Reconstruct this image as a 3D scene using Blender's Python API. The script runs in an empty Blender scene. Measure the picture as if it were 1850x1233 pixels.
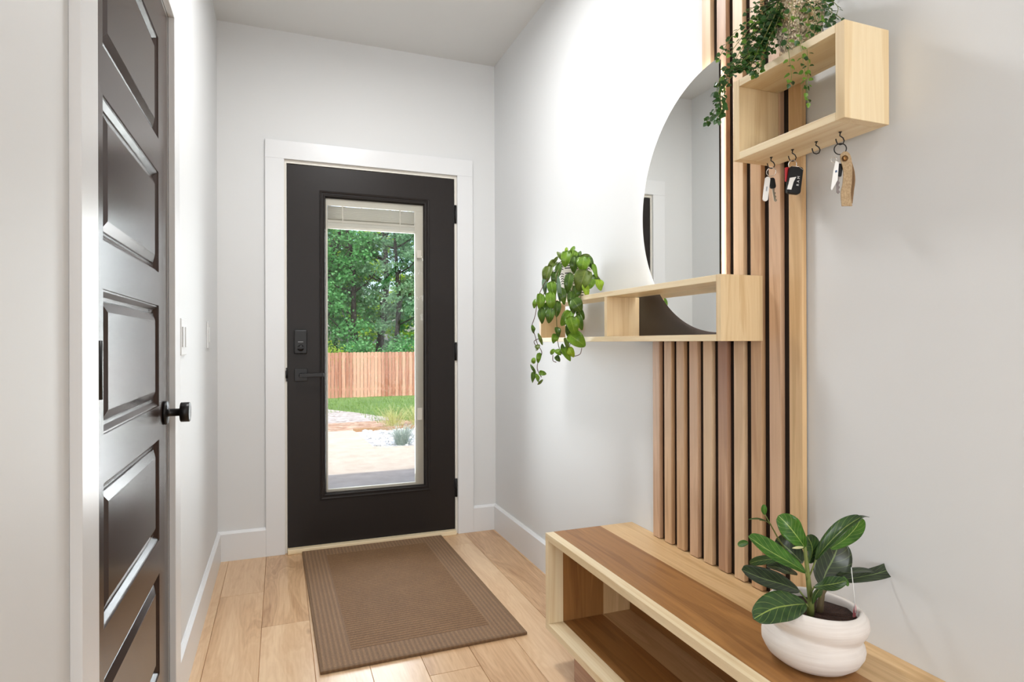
import bpy, bmesh, math, random
from mathutils import Vector, Matrix
random.seed(7)
rnd = random.random
def U(a, b): return a + (b - a) * random.random()
S = bpy.context.scene
COL = S.collection

# ------------------------------------------------------------------ camera
F, YAW, PITCH, ROLL, CH = 1097.1, .3643702, .0011357, -.0031074, 1.11709
cy_, sy_ = math.cos(YAW), math.sin(YAW)
_r = Vector((cy_, -sy_, 0)); _f = Vector((sy_, cy_, 0)); _u = Vector((0, 0, 1))
WV = _f * math.cos(PITCH) + _u * math.sin(PITCH)
_u2 = _u * math.cos(PITCH) - _f * math.sin(PITCH)
RV = _r * math.cos(ROLL) + _u2 * math.sin(ROLL)
UV_ = _u2 * math.cos(ROLL) - _r * math.sin(ROLL)
CAM = Vector((0, 0, CH))
cd = bpy.data.cameras.new('camera'); cam = bpy.data.objects.new('camera', cd); COL.objects.link(cam)
cd.sensor_fit = 'HORIZONTAL'; cd.sensor_width = 36; cd.lens = F * 36 / 1850
cd.shift_y = (617.3 - 616.5) / 1850; cd.clip_start = .02; cd.clip_end = 400
m = Matrix((RV, UV_, -WV)).transposed().to_4x4(); m.translation = CAM; cam.matrix_world = m
S.camera = cam

def at(px, py, ax, val):
    """point of the place seen at photo position px,py on the plane axis ax = val"""
    d = WV + RV * ((px - 925) / F) - UV_ * ((py - 617.3) / F)
    return CAM + d * ((val - CAM[ax]) / d[ax])
def dep(px, py, d):
    return CAM + (WV + RV * ((px - 925) / F) - UV_ * ((py - 617.3) / F)) * d

# ------------------------------------------------------------------ world, sun, lights, exposure
S.view_settings.view_transform = 'Standard'; S.view_settings.look = 'None'
S.view_settings.gamma = 1; S.view_settings.use_curve_mapping = False
S.view_settings.exposure = 0.0
W = bpy.data.worlds.new('sky'); S.world = W; W.use_nodes = True
nt = W.node_tree; nt.nodes.clear()
wo = nt.nodes.new('ShaderNodeOutputWorld'); wb = nt.nodes.new('ShaderNodeBackground')
sk = nt.nodes.new('ShaderNodeTexSky'); sk.sky_type = 'NISHITA'; sk.sun_disc = False
sk.sun_elevation = math.radians(60); sk.sun_rotation = math.radians(190); sk.dust_density = 3; sk.air_density = 1.0
wb.inputs[1].default_value = .34
nt.links.new(sk.outputs[0], wb.inputs[0]); nt.links.new(wb.outputs[0], wo.inputs[0])
sl = bpy.data.lights.new('sun', 'SUN'); sl.energy = 3.3; sl.angle = math.radians(1); sl.color = (1, .94, .84)
so = bpy.data.objects.new('sun', sl); COL.objects.link(so)
so.rotation_euler = Vector((.18, .46, -.87)).to_track_quat('-Z', 'Y').to_euler()   # from behind the house

def area(name, loc, direction, sx, sy, power, color=(1, 1, 1)):
    l = bpy.data.lights.new(name, 'AREA'); l.shape = 'RECTANGLE'; l.size = sx; l.size_y = sy; l.energy = power; l.color = color
    o = bpy.data.objects.new(name, l); COL.objects.link(o); o.location = loc
    o.rotation_euler = Vector(direction).to_track_quat('-Z', 'Z').to_euler(); return o
# added fill lights behind the camera, standing in for daylight from unseen windows
area('rear_fill_light', (-1.0, -4.3, 1.45), (0.12, 1, -.02), 3.0, 2.0, 136, (.925, .965, 1))
area('side_fill_light', (-2.3, -2.5, 1.5), (1, .25, 0), 2.4, 1.6, 26, (.91, .96, 1))  # added side fill, no window is modelled there
# added area light outside the entry door glass, strengthening the daylight through it
area('entry_glass_fill_light', (.5, 3.4366 + .10, 1.1), (0, -1, 0), .46, 1.5, 22, (.93, .965, 1))
# flush ceiling lamp over the entry
def disk(name, loc, r, power, color):
    l = bpy.data.lights.new(name, 'AREA'); l.shape = 'DISK'; l.size = r; l.energy = power; l.color = color
    o = bpy.data.objects.new(name, l); COL.objects.link(o); o.location = loc; return o
disk('ceiling_lamp_light', (.42, 2.15, 2.70), .34, 21, (.98, .985, .99))
disk('ceiling_lamp_light', (.30, -.9, 2.70), .34, 14, (.98, .985, .99))  # added fill lamp behind the camera, brightening the near right wall

# ------------------------------------------------------------------ room constants
XR, XL, YB, HC = 1.2026, -.3012, 3.4366, 2.77

# ------------------------------------------------------------------ material helpers
def hexc(r, g, b):
    f = lambda v: ((v / 255 + .055) / 1.055) ** 2.4 if v / 255 > .04045 else v / 255 / 12.92
    return (f(r), f(g), f(b), 1)
class NT:
    def __init__(s, name):
        s.m = bpy.data.materials.new(name); s.m.use_nodes = True; s.t = s.m.node_tree; s.t.nodes.clear()
        s.out = s.n('ShaderNodeOutputMaterial'); s.b = s.n('ShaderNodeBsdfPrincipled'); s.l(s.b.outputs[0], s.out.inputs[0])
    def n(s, k, **kw):
        o = s.t.nodes.new(k)
        for a, v in kw.items(): setattr(o, a, v)
        return o
    def l(s, a, b): s.t.links.new(a, b)
    def math(s, op, a, b=0.):
        o = s.n('ShaderNodeMath', operation=op)
        for i, v in enumerate((a, b)):
            if isinstance(v, (int, float)): o.inputs[i].default_value = v
            else: s.l(v, o.inputs[i])
        return o.outputs[0]
    def mix(s, fac, a, b):
        o = s.n('ShaderNodeMix', data_type='RGBA')
        for i, v in ((0, fac), (6, a), (7, b)):
            if isinstance(v, (int, float, tuple)): o.inputs[i].default_value = v
            else: s.l(v, o.inputs[i])
        return o.outputs[2]
    def noise(s, vec, scale, detail=3, rough=.5, dist=0.):
        o = s.n('ShaderNodeTexNoise'); o.inputs['Scale'].default_value = scale; o.inputs['Detail'].default_value = detail
        o.inputs['Roughness'].default_value = rough; o.inputs['Distortion'].default_value = dist
        if vec is not None: s.l(vec, o.inputs['Vector'])
        return o.outputs[0]
    def ramp(s, fac, stops):
        o = s.n('ShaderNodeValToRGB'); e = o.color_ramp.elements
        while len(e) < len(stops): e.new(.5)
        for i, (p, c) in enumerate(stops): e[i].position = p; e[i].color = c
        s.l(fac, o.inputs[0]); return o.outputs[0]
    def bump(s, h, strength, dist=.001):
        o = s.n('ShaderNodeBump'); o.inputs['Strength'].default_value = strength; o.inputs['Distance'].default_value = dist
        s.l(h, o.inputs['Height']); s.l(o.outputs[0], s.b.inputs['Normal'])
    def obj(s): return s.n('ShaderNodeTexCoord').outputs['Object']
def plain(name, c, rough=.5, metal=0, bump=None, spec=None):
    k = NT(name); k.b.inputs['Base Color'].default_value = c; k.b.inputs['Roughness'].default_value = rough
    k.b.inputs['Metallic'].default_value = metal
    if spec is not None: k.b.inputs['Specular IOR Level'].default_value = spec
    if bump: k.bump(k.noise(k.obj(), bump[0], 3), bump[1], bump[2])
    return k.m
def wood(name, a, b, axis='Z', streak=1., rough=.42, knots=False, spread=.25):
    """wood grain running along the given axis; each object gets its own cut and a small own tone"""
    k = NT(name); co = k.obj(); oi = k.n('ShaderNodeObjectInfo')
    off = k.n('ShaderNodeVectorMath', operation='MULTIPLY'); off.inputs[1].default_value = (13, 29, 17)
    k.l(oi.outputs['Random'], off.inputs[0])
    add = k.n('ShaderNodeVectorMath', operation='ADD'); k.l(co, add.inputs[0]); k.l(off.outputs[0], add.inputs[1])
    mp = k.n('ShaderNodeMapping'); s = [22, 22, 22]; s['XYZ'.index(axis)] = 1.3; mp.inputs['Scale'].default_value = s
    k.l(add.outputs[0], mp.inputs[0])
    n1 = k.noise(mp.outputs[0], 1.0 * streak, 4, .55, .8)
    mp2 = k.n('ShaderNodeMapping'); s = [160, 160, 160]; s['XYZ'.index(axis)] = 3; mp2.inputs['Scale'].default_value = s
    k.l(add.outputs[0], mp2.inputs[0])
    n2 = k.noise(mp2.outputs[0], 1, 3, .6)
    rings = k.math('FRACT', k.math('MULTIPLY', n1, 5.0))
    rings = k.math('ABSOLUTE', k.math('SUBTRACT', rings, .5))
    f = k.math('ADD', k.math('MULTIPLY', n1, .75), k.math('ADD', k.math('MULTIPLY', rings, .32), k.math('MULTIPLY', n2, .22)))
    f = k.math('ADD', f, k.math('MULTIPLY', k.math('SUBTRACT', oi.outputs['Random'], .5), spread))
    c = k.ramp(f, [(.36, a), (.84, b)])
    k.l(c, k.b.inputs['Base Color']); k.b.inputs['Roughness'].default_value = rough
    k.bump(n2, .15, .0006)
    return k.m

M = {}
M['wall'] = plain('wall_paint', hexc(221, 222, 222), .55, bump=(260, .12, .0006))
M['ceil'] = plain('ceiling_paint', hexc(222, 222, 220), .8)
M['trim'] = plain('trim_paint', hexc(228, 229, 230), .3)
M['jamb'] = plain('jamb_paint', hexc(226, 222, 212), .35)
M['door'] = plain('dark_bronze_door_paint', hexc(36, 31, 29), .38, bump=(500, .1, .0003), spec=.25)
M['cdoor'] = plain('dark_brown_satin_paint', hexc(60, 47, 42), .22, bump=(420, .1, .0003), spec=.3)
M['blackm'] = plain('black_hardware', hexc(22, 20, 20), .35, .3)
M['black'] = plain('black_plastic', hexc(20, 20, 21), .45)
M['blind'] = plain('blind_frame_vinyl', hexc(200, 194, 182), .45)
M['slatm'] = plain('blind_slat', hexc(196, 192, 182), .35)
M['white'] = plain('white_plastic', hexc(235, 235, 232), .3)
M['pale'] = {a: wood('poplar_' + a, hexc(236, 213, 172), hexc(204, 170, 122), a) for a in 'XYZ'}
M['palew'] = {a: wood('light_poplar_' + a, hexc(242, 226, 192), hexc(220, 192, 146), a, spread=.1) for a in 'XYZ'}
M['walnut'] = {a: wood('stained_poplar_' + a, hexc(172, 122, 68), hexc(126, 82, 40), a, spread=.1) for a in 'XYZ'}
M['oakb'] = {a: wood('bench_oak_' + a, hexc(226, 192, 144), hexc(190, 150, 100), a, spread=.1) for a in 'XYZ'}
SLAT = [wood('slat_wood_rose', hexc(214, 178, 146), hexc(168, 128, 98), 'Z'),
        wood('slat_wood_tan', hexc(218, 182, 142), hexc(182, 142, 104), 'Z'),
        wood('slat_wood_pale', hexc(230, 200, 164), hexc(198, 164, 126), 'Z'),
        wood('slat_wood_plum', hexc(208, 170, 138), hexc(164, 124, 96), 'Z'),
        wood('slat_wood_honey', hexc(224, 190, 144), hexc(186, 146, 100), 'Z')]
def plum_streak(m_):
    t = m_.node_tree; b = next(n for n in t.nodes if n.type == 'BSDF_PRINCIPLED'); src = b.inputs['Base Color'].links[0].from_socket
    co = t.nodes.new('ShaderNodeTexCoord'); sp = t.nodes.new('ShaderNodeSeparateXYZ'); t.links.new(co.outputs['Object'], sp.inputs[0])
    r_ = t.nodes.new('ShaderNodeValToRGB'); e = r_.color_ramp.elements; e[0].position = .12; e[0].color = (0, 0, 0, 1); e[1].position = .25; e[1].color = (1, 1, 1, 1)
    e.new(.33).color = (.9, .9, .9, 1); e.new(.36).color = (0, 0, 0, 1)
    dv = t.nodes.new('ShaderNodeMath'); dv.operation = 'DIVIDE'; dv.inputs[1].default_value = 2.3; t.links.new(sp.outputs[2], dv.inputs[0]); t.links.new(dv.outputs[0], r_.inputs[0])
    mx = t.nodes.new('ShaderNodeMix'); mx.data_type = 'RGBA'; mx.blend_type = 'MULTIPLY'; t.links.new(r_.outputs[0], mx.inputs[0]); t.links.new(src, mx.inputs[6]); mx.inputs[7].default_value = hexc(214, 200, 200)
    t.links.new(mx.outputs[2], b.inputs['Base Color'])
M['backing'] = plain('dark_backing', hexc(34, 25, 20), .6)
M['panel'] = plain('espresso_panel', hexc(46, 38, 35), .33, bump=(120, .2, .0005))

def mirror_mat():
    k = NT('silvered_glass'); k.b.inputs['Base Color'].default_value = (.90, .91, .89, 1)
    k.b.inputs['Metallic'].default_value = 1; k.b.inputs['Roughness'].default_value = .015; return k.m
M['mirror'] = mirror_mat()
def glass_mat():
    k = NT('window_glass'); t = k.n('ShaderNodeBsdfTransparent'); t.inputs[0].default_value = (.965, .97, .965, 1)
    g = k.n('ShaderNodeBsdfGlossy'); g.inputs['Roughness'].default_value = .01
    fr = k.n('ShaderNodeFresnel'); fr.inputs[0].default_value = 1.3
    mx = k.n('ShaderNodeMixShader'); k.l(fr.outputs[0], mx.inputs[0]); k.l(t.outputs[0], mx.inputs[1]); k.l(g.outputs[0], mx.inputs[2])
    k.l(mx.outputs[0], k.out.inputs[0]); return k.m
M['glass'] = glass_mat()
def emis(name, c, st):
    k = NT(name); e = k.n('ShaderNodeEmission'); e.inputs[0].default_value = c; e.inputs[1].default_value = st
    k.l(e.outputs[0], k.out.inputs[0]); return k.m
M['led'] = emis('led_strip_light', (1, .98, .96, 1), 36)
M['lamp'] = emis('lamp_diffuser', (1, .96, .9, 1), 3)

def floor_mat():
    k = NT('oak_planks'); co = k.obj(); at_ = k.n('ShaderNodeAttribute', attribute_name='tone')
    off = k.n('ShaderNodeVectorMath', operation='MULTIPLY'); off.inputs[1].default_value = (31, 57, 0); k.l(at_.outputs['Fac'], off.inputs[0])
    add = k.n('ShaderNodeVectorMath', operation='ADD'); k.l(co, add.inputs[0]); k.l(off.outputs[0], add.inputs[1])
    mp = k.n('ShaderNodeMapping'); mp.inputs['Scale'].default_value = (11, 1.7, 1); k.l(add.outputs[0], mp.inputs[0])
    n1 = k.noise(mp.outputs[0], 1, 4, .5, .6)
    rings = k.math('ABSOLUTE', k.math('SUBTRACT', k.math('FRACT', k.math('MULTIPLY', n1, 9)), .5))
    mp2 = k.n('ShaderNodeMapping'); mp2.inputs['Scale'].default_value = (130, 6, 1); k.l(add.outputs[0], mp2.inputs[0])
    n2 = k.noise(mp2.outputs[0], 1, 4, .6)
    f = k.math('ADD', k.math('MULTIPLY', n1, .6), k.math('ADD', k.math('MULTIPLY', rings, .22), k.math('MULTIPLY', n2, .34)))
    f = k.math('ADD', f, k.math('MULTIPLY', k.math('SUBTRACT', at_.outputs['Fac'], .5), .3))
    c = k.ramp(f, [(.3, hexc(228, 196, 158)), (.55, hexc(210, 172, 132)), (.8, hexc(172, 130, 92))])
    vo = k.n('ShaderNodeTexVoronoi'); mp3 = k.n('ShaderNodeMapping'); mp3.inputs['Scale'].default_value = (3.4, 1.6, 1)
    k.l(add.outputs[0], mp3.inputs[0]); k.l(mp3.outputs[0], vo.inputs['Vector']); vo.inputs['Scale'].default_value = 1
    kn = k.ramp(vo.outputs['Distance'], [(.0, (1, 1, 1, 1)), (.055, (0, 0, 0, 1))])
    c = k.mix(k.math('MULTIPLY', kn, .55), c, hexc(120, 80, 52))
    k.l(c, k.b.inputs['Base Color']); k.b.inputs['Roughness'].default_value = .3
    k.bump(n2, .12, .0005); return k.m
M['floor'] = floor_mat()

# ------------------------------------------------------------------ mesh helpers
def new(name, bm, mat, parent=None, smooth=False, bevel=0, kind=None, recalc=True):
    if recalc: bmesh.ops.recalc_face_normals(bm, faces=bm.faces[:])
    me = bpy.data.meshes.new(name); bm.to_mesh(me); bm.free()
    for mm in (mat if isinstance(mat, (list, tuple)) else [mat]): me.materials.append(mm)
    if smooth:
        for p in me.polygons: p.use_smooth = True
    o = bpy.data.objects.new(name, me); COL.objects.link(o)
    if parent is not None:
        o.parent = parent; bpy.context.view_layer.update()
        o.matrix_parent_inverse = parent.matrix_world.inverted()
    if bevel:
        b = o.modifiers.new('bevel', 'BEVEL'); b.width = bevel; b.segments = 2; b.limit_method = 'ANGLE'; b.angle_limit = math.radians(50)
    if kind: o['kind'] = kind
    return o
def tag(o, label, cat, group=None, kind=None):
    o['label'] = label; o['category'] = cat
    if group: o['group'] = group
    if kind: o['kind'] = kind
    return o
def thing(name, loc, label, cat, group=None):
    o = bpy.data.objects.new(name, None); COL.objects.link(o); o.location = loc; o.empty_display_size = .05
    bpy.context.view_layer.update(); return tag(o, label, cat, group)
def box(bm, x0, x1, y0, y1, z0, z1, mi=0):
    v = [bm.verts.new((x, y, z)) for z in (z0, z1) for y in (y0, y1) for x in (x0, x1)]
    fs = [(0, 2, 3, 1), (4, 5, 7, 6), (0, 1, 5, 4), (2, 6, 7, 3), (0, 4, 6, 2), (1, 3, 7, 5)]
    for f in fs:
        fc = bm.faces.new([v[i] for i in f]); fc.material_index = mi
    return v
def bx(name, x0, x1, y0, y1, z0, z1, mat, parent=None, bevel=0, kind=None):
    bm = bmesh.new(); box(bm, x0, x1, y0, y1, z0, z1); return new(name, bm, mat, parent, bevel=bevel, kind=kind)
def frame(d):
    d = Vector(d).normalized(); a = Vector((0, 0, 1)) if abs(d.z) < .9 else Vector((1, 0, 0))
    u = d.cross(a).normalized(); return u, d.cross(u).normalized()
def tube(bm, pts, rads, seg=8, cap=True, mi=0):
    pts = [Vector(p) for p in pts]
    if isinstance(rads, (int, float)): rads = [rads] * len(pts)
    rings = []; u = None
    for i, p in enumerate(pts):
        d = (pts[min(i + 1, len(pts) - 1)] - pts[max(i - 1, 0)]).normalized()
        if u is None: u, v = frame(d)
        else:
            u = (u - d * u.dot(d)).normalized(); v = d.cross(u)
        rings.append([bm.verts.new(p + (u * math.cos(2 * math.pi * k / seg) + v * math.sin(2 * math.pi * k / seg)) * rads[i]) for k in range(seg)])
    for a, b in zip(rings, rings[1:]):
        for k in range(seg):
            f = bm.faces.new((a[k], a[(k + 1) % seg], b[(k + 1) % seg], b[k])); f.material_index = mi; f.smooth = True
    if cap:
        f = bm.faces.new(rings[0][::-1]); f.material_index = mi; f = bm.faces.new(rings[-1]); f.material_index = mi
def ring(bm, c, R, r, ax1, ax2, seg=28, s2=6):
    ax1 = Vector(ax1).normalized(); ax2 = Vector(ax2).normalized(); n = ax1.cross(ax2); c = Vector(c); rr = []
    for i in range(seg):
        a = 2 * math.pi * i / seg; d = ax1 * math.cos(a) + ax2 * math.sin(a)
        rr.append([bm.verts.new(c + d * (R + r * math.cos(2 * math.pi * j / s2)) + n * r * math.sin(2 * math.pi * j / s2)) for j in range(s2)])
    for i in range(seg):
        for j in range(s2):
            f = bm.faces.new((rr[i][j], rr[(i + 1) % seg][j], rr[(i + 1) % seg][(j + 1) % s2], rr[i][(j + 1) % s2])); f.smooth = True
def lathe(bm, prof, c, seg=48, fn=None, axis='Z'):
    c = Vector(c); rings = []
    for r, z in prof:
        rg = []
        for k in range(seg):
            a = 2 * math.pi * k / seg; x, y, zz = r * math.cos(a), r * math.sin(a), z
            if fn: x, y, zz = fn(x, y, zz, a)
            p = {'Z': Vector((x, y, zz)), 'X': Vector((zz, x, y)), 'Y': Vector((x, zz, y))}[axis]
            rg.append(bm.verts.new(c + p))
        rings.append(rg)
    for a, b in zip(rings, rings[1:]):
        for k in range(seg):
            f = bm.faces.new((a[k], a[(k + 1) % seg], b[(k + 1) % seg], b[k])); f.smooth = True
    if prof[0][0] > 1e-5: bm.faces.new(rings[0][::-1])
    if prof[-1][0] > 1e-5: bm.faces.new(rings[-1])
def prism(bm, outline, n, thick, mi=0):
    """outline: list of 3D points in a plane, thickened along n"""
    n = Vector(n).normalized() * thick; a = [bm.verts.new(Vector(p)) for p in outline]; b = [bm.verts.new(Vector(p) + n) for p in outline]
    f = bm.faces.new(a[::-1]); f.material_index = mi; f = bm.faces.new(b); f.material_index = mi
    for i in range(len(a)):
        j = (i + 1) % len(a); f = bm.faces.new((a[i], a[j], b[j], b[i])); f.material_index = mi
def wall_hole(name, mat, u0, u1, z1, h, mk):
    """wall of boxes round one door hole. h=(hu0,hu1,hz1); mk(bm,u0,u1,z0,z1)"""
    bm = bmesh.new(); mk(bm, u0, h[0], 0, z1); mk(bm, h[1], u1, 0, z1); mk(bm, h[0], h[1], h[2], z1)
    return new(name, bm, mat, kind='structure')

# ------------------------------------------------------------------ the room shell
PW = .1785
bm = bmesh.new(); tone = bm.faces.layers.float.new('tone')
joints = {-1: [2.1, .6], 0: [2.945, 1.1, -.9], 1: [2.577, .9, -1.2], 2: [3.2, 1.35, -.4], 3: [1.7, .1], 4: [2.0, .5, -1.], 5: [1.45, -.2], 6: [3.24, 1.4, -.6], 7: [1.925, .2], 8: [2.7, 1.1]}
i0, i1 = -13, 22
for i in range(i0, i1):
    xa = -.25 + PW * i; js = joints.get(i)
    if js is None:
        y = U(2.0, 3.2); js = []
        while y > -4.6: js.append(y); y -= U(1.4, 2.2)
    else:
        y = js[-1] - 1.6
        while y > -4.6: js = js + [y]; y -= 1.7
    ys = [YB + .14] + js + [-4.6]
    for a, b in zip(ys, ys[1:]):
        g = .0013; vs = [(xa + g, b + g), (xa + PW - g, b + g), (xa + PW - g, a - g), (xa + g, a - g)]
        top = [bm.verts.new((x, y, 0)) for x, y in vs]
        lo = [bm.verts.new((x, y, -.004)) for x, y in [(xa, b), (xa + PW, b), (xa + PW, a), (xa, a)]]
        t = U(.1, .9); f = bm.faces.new(top); f[tone] = t
        for k in range(4):
            f = bm.faces.new((top[k], lo[k], lo[(k + 1) % 4], top[(k + 1) % 4])); f[tone] = t
v = [bm.verts.new(p) for p in ((-2.6, -4.6, -.004), (3.8, -4.6, -.004), (3.8, YB + .14, -.004), (-2.6, YB + .14, -.004))]
f = bm.faces.new(v); f[tone] = 1.0
floor = new('floor', bm, M['floor'], kind='structure', recalc=False)
bx('subfloor', -2.7, 3.9, -4.7, YB + .14, -.14, -.006, M['backing'], kind='structure').name = 'subfloor_slab'  # subfloor, an unseen dark slab under the planks
bx('ceiling', -2.7, 3.9, -4.7, YB + .14, HC, HC + .1, M['ceil'], kind='structure')
wall_hole('wall_back', M['wall'], -2.7, 3.9, HC, (.017, .968, 2.094), lambda b, u0, u1, z0, z1: box(b, u0, u1, YB, YB + .14, z0, z1))
wall_hole('wall_left', M['wall'], -.8, YB, HC, (1.205, 1.985, 2.058), lambda b, u0, u1, z0, z1: box(b, XL - .12, XL, u0, u1, z0, z1))
bx('wall_right', XR, XR + .12, -.8, YB, 0, HC, M['wall'], kind='structure')
bx('wall_front_left', -2.7, XL, -.92, -.8, 0, HC, M['wall'], kind='structure')
bx('wall_front_right', XR, 3.9, -.92, -.8, 0, HC, M['wall'], kind='structure')
bx('wall_west', -2.7, -2.58, -4.7, -.92, 0, HC, M['wall'], kind='structure')
bx('wall_east', 3.78, 3.9, -4.7, -.92, 0, HC, M['wall'], kind='structure')
bx('wall_rear', -2.7, 3.9, -4.7, -4.58, 0, HC, M['wall'], kind='structure')
bx('wall_closet', XL - .9, XL - .8, .9, 2.3, 0, HC, M['wall'], kind='structure')

def baseboard(name, pts_in, pts_out):
    """two floor lines (wall side, room side), 150 mm tall with an eased top"""
    bm = bmesh.new(); (ax, ay), (bx_, by) = pts_in; (cx, cy), (dx, dy) = pts_out
    A = [(ax, ay, 0), (cx, cy, 0), (cx, cy, .138), (ax + (cx - ax) * .35, ay + (cy - ay) * .35, .150), (ax, ay, .150)]
    B = [(bx_, by, 0), (dx, dy, 0), (dx, dy, .138), (bx_ + (dx - bx_) * .35, by + (dy - by) * .35, .150), (bx_, by, .150)]
    a = [bm.verts.new(p) for p in A]; b = [bm.verts.new(p) for p in B]
    bm.faces.new(a); bm.faces.new(b[::-1])
    for i in range(5): bm.faces.new((a[i], b[i], b[(i + 1) % 5], a[(i + 1) % 5]))
    return new(name, bm, M['trim'], kind='structure')
T = .015
baseboard('baseboard_left', ((XL, 2.083), (XL, YB)), ((XL + T, 2.083), (XL + T, YB - T)))
baseboard('baseboard_left_near', ((XL, -.8), (XL, 1.104)), ((XL + T, -.8), (XL + T, 1.104)))
baseboard('baseboard_right', ((XR, -.8), (XR, YB)), ((XR - T, -.8), (XR - T, YB - T)))
baseboard('baseboard_back_left', ((XL, YB), (-.073, YB)), ((XL + T, YB - T), (-.073, YB - T)))
baseboard('baseboard_back_right', ((1.060, YB), (XR, YB)), ((1.060, YB - T), (XR - T, YB - T)))

# ------------------------------------------------------------------ entry door with its frame
ct = .018
bm = bmesh.new()
box(bm, -.073, .021, YB - ct, YB, 0, 2.090); box(bm, .966, 1.060, YB - ct, YB, 0, 2.090); box(bm, -.073, 1.060, YB - ct, YB, 2.090, 2.186)
new('trim_1', bm, M['trim'], bevel=.0015, kind='structure')
bm = bmesh.new()
box(bm, .017, .032, YB, YB + .14, 0, 2.094); box(bm, .953, .968, YB, YB + .14, 0, 2.094); box(bm, .032, .953, YB, YB + .14, 2.073, 2.094)
box(bm, .032, .045, YB + .048, YB + .075, 0, 2.073); box(bm, .940, .953, YB + .048, YB + .075, 0, 2.073); box(bm, .045, .94, YB + .048, YB + .075, 2.06, 2.073)
new('trim_2', bm, M['jamb'], kind='structure')
th = bx('trim_3', .0325, .9525, YB - .035, YB + .135, 0, .026, M['palew']['X'], bevel=.004, kind='structure')

dr = bpy.data.objects.new('door_1', None); COL.objects.link(dr); dr.location = (.49, YB, .03); dr['kind'] = 'structure'
tag(dr, 'dark bronze entry door with one tall glass pane in the end wall', 'door'); bpy.context.view_layer.update()
def rect_ring(bm, o, i, y0, y1):
    """picture-frame ring in XZ: outer rect o=(x0,x1,z0,z1), inner rect i, at depths y0 (outer edge) y1 (inner edge)"""
    A = [bm.verts.new((x, y0, z)) for x, z in ((o[0], o[2]), (o[1], o[2]), (o[1], o[3]), (o[0], o[3]))]
    B = [bm.verts.new((x, y1, z)) for x, z in ((i[0], i[2]), (i[1], i[2]), (i[1], i[3]), (i[0], i[3]))]
    for k in range(4): bm.faces.new((A[k], A[(k + 1) % 4], B[(k + 1) % 4], B[k]))
gx0, gx1, gz0, gz1 = .232, .768, .300, 1.903
ox0, ox1, oz0, oz1 = .199, .803, .268, 1.940
bm = bmesh.new(); y0, y1 = YB, YB + .045
box(bm, .035, ox0, y0, y1, .032, 2.068); box(bm, ox1, .950, y0, y1, .032, 2.068)
box(bm, ox0, ox1, y0, y1, oz1, 2.068); box(bm, ox0, ox1, y0, y1, .032, oz0)
new('slab', bm, M['door'], dr)
bm = bmesh.new()      # glazing bead: a stepped ogee frame standing a little proud of the slab
stp = [(0, 0), (0, -.006), (.004, -.008), (.010, -.006), (.012, -.002), (.017, -.002), (.022, -.005), (.027, -.004), (.033, .012), (.033, .03)]
for (a, ya), (b, yb) in zip(stp, stp[1:]):
    rect_ring(bm, (ox0 + a, ox1 - a, oz0 + a, oz1 - a), (ox0 + b, ox1 - b, oz0 + b, oz1 - b), YB + ya, YB + yb)
new('glazing_bead', bm, M['door'], dr, recalc=False)
gp = bx('glass_pane', gx0 - .004, gx1 + .004, YB + .012, YB + .015, gz0 - .004, gz1 + .004, M['glass'], dr)
# blind cassette between the panes
bm = bmesh.new(); yb0, yb1 = YB + .018, YB + .032
box(bm, gx0 - .003, gx0 + .010, yb0, yb1, gz0, gz1 - .034); box(bm, .722, gx1 + .0035, yb0, yb1, gz0, gz1 - .034)
box(bm, gx0 - .003, gx1 + .0035, yb0, yb1, gz1 - .034, gz1 + .003); box(bm, gx0 + .01, .722, yb0, yb1, gz0 - .003, gz0 + .016)
bf = new('blind_frame', bm, M['blind'], dr, bevel=.001)
bm = bmesh.new()
for k in range(11):
    z = 1.790 + k * .0066
    v = [bm.verts.new(p) for p in ((.243, yb0 + .001, z + .008), (.721, yb0 + .001, z + .008), (.721, yb1 - .001, z), (.243, yb1 - .001, z))]
    w = [bm.verts.new((q.co.x, q.co.y, q.co.z + .0012)) for q in v]
    bm.faces.new(v[::-1]); bm.faces.new(w)
    for a in range(4): bm.faces.new((v[a], v[(a + 1) % 4], w[(a + 1) % 4], w[a]))
new('blind_slats', bm, M['slatm'], dr, kind='stuff')
bx('blind_rail', .243, .721, yb0, yb1, 1.776, 1.789, M['blind'], dr, .0015)
bx('blind_rail', .243, .721, yb0, yb1 - .002, 1.742, 1.757, M['blind'], dr, .0015)
bx('blind_valance', .243, .721, yb0 + .002, yb1, 1.757, 1.776, M['slatm'], dr)
for x in (.322, .638): bx('ladder_cord', x - .003, x + .003, yb0 - .0015, yb0 + .0005, 1.742, 1.869, M['blind'], dr)
bx('tilt_slider', .732, .758, YB + .002, YB + .0115, 1.600, 1.648, M['blind'], dr, .002)
bx('lift_slider', .732, .760, YB + .002, YB + .0115, .672, .742, M['blind'], dr, .002)
bx('glass_pane', gx0 - .004, gx1 + .004, YB + .034, YB + .037, gz0 - .004, gz1 + .004, M['glass'], dr)
for z in (1.865, 1.064, .268):
    bm = bmesh.new(); tube(bm, [(.9575, YB - .004, z - .053), (.9575, YB - .004, z + .053)], .0065, 10)
    box(bm, .944, .950, YB - .002, YB + .002, z - .05, z + .05); box(bm, .954, .962, YB - .002, YB + .001, z - .05, z + .05)
    new('hinge', bm, M['blackm'], dr)
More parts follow.
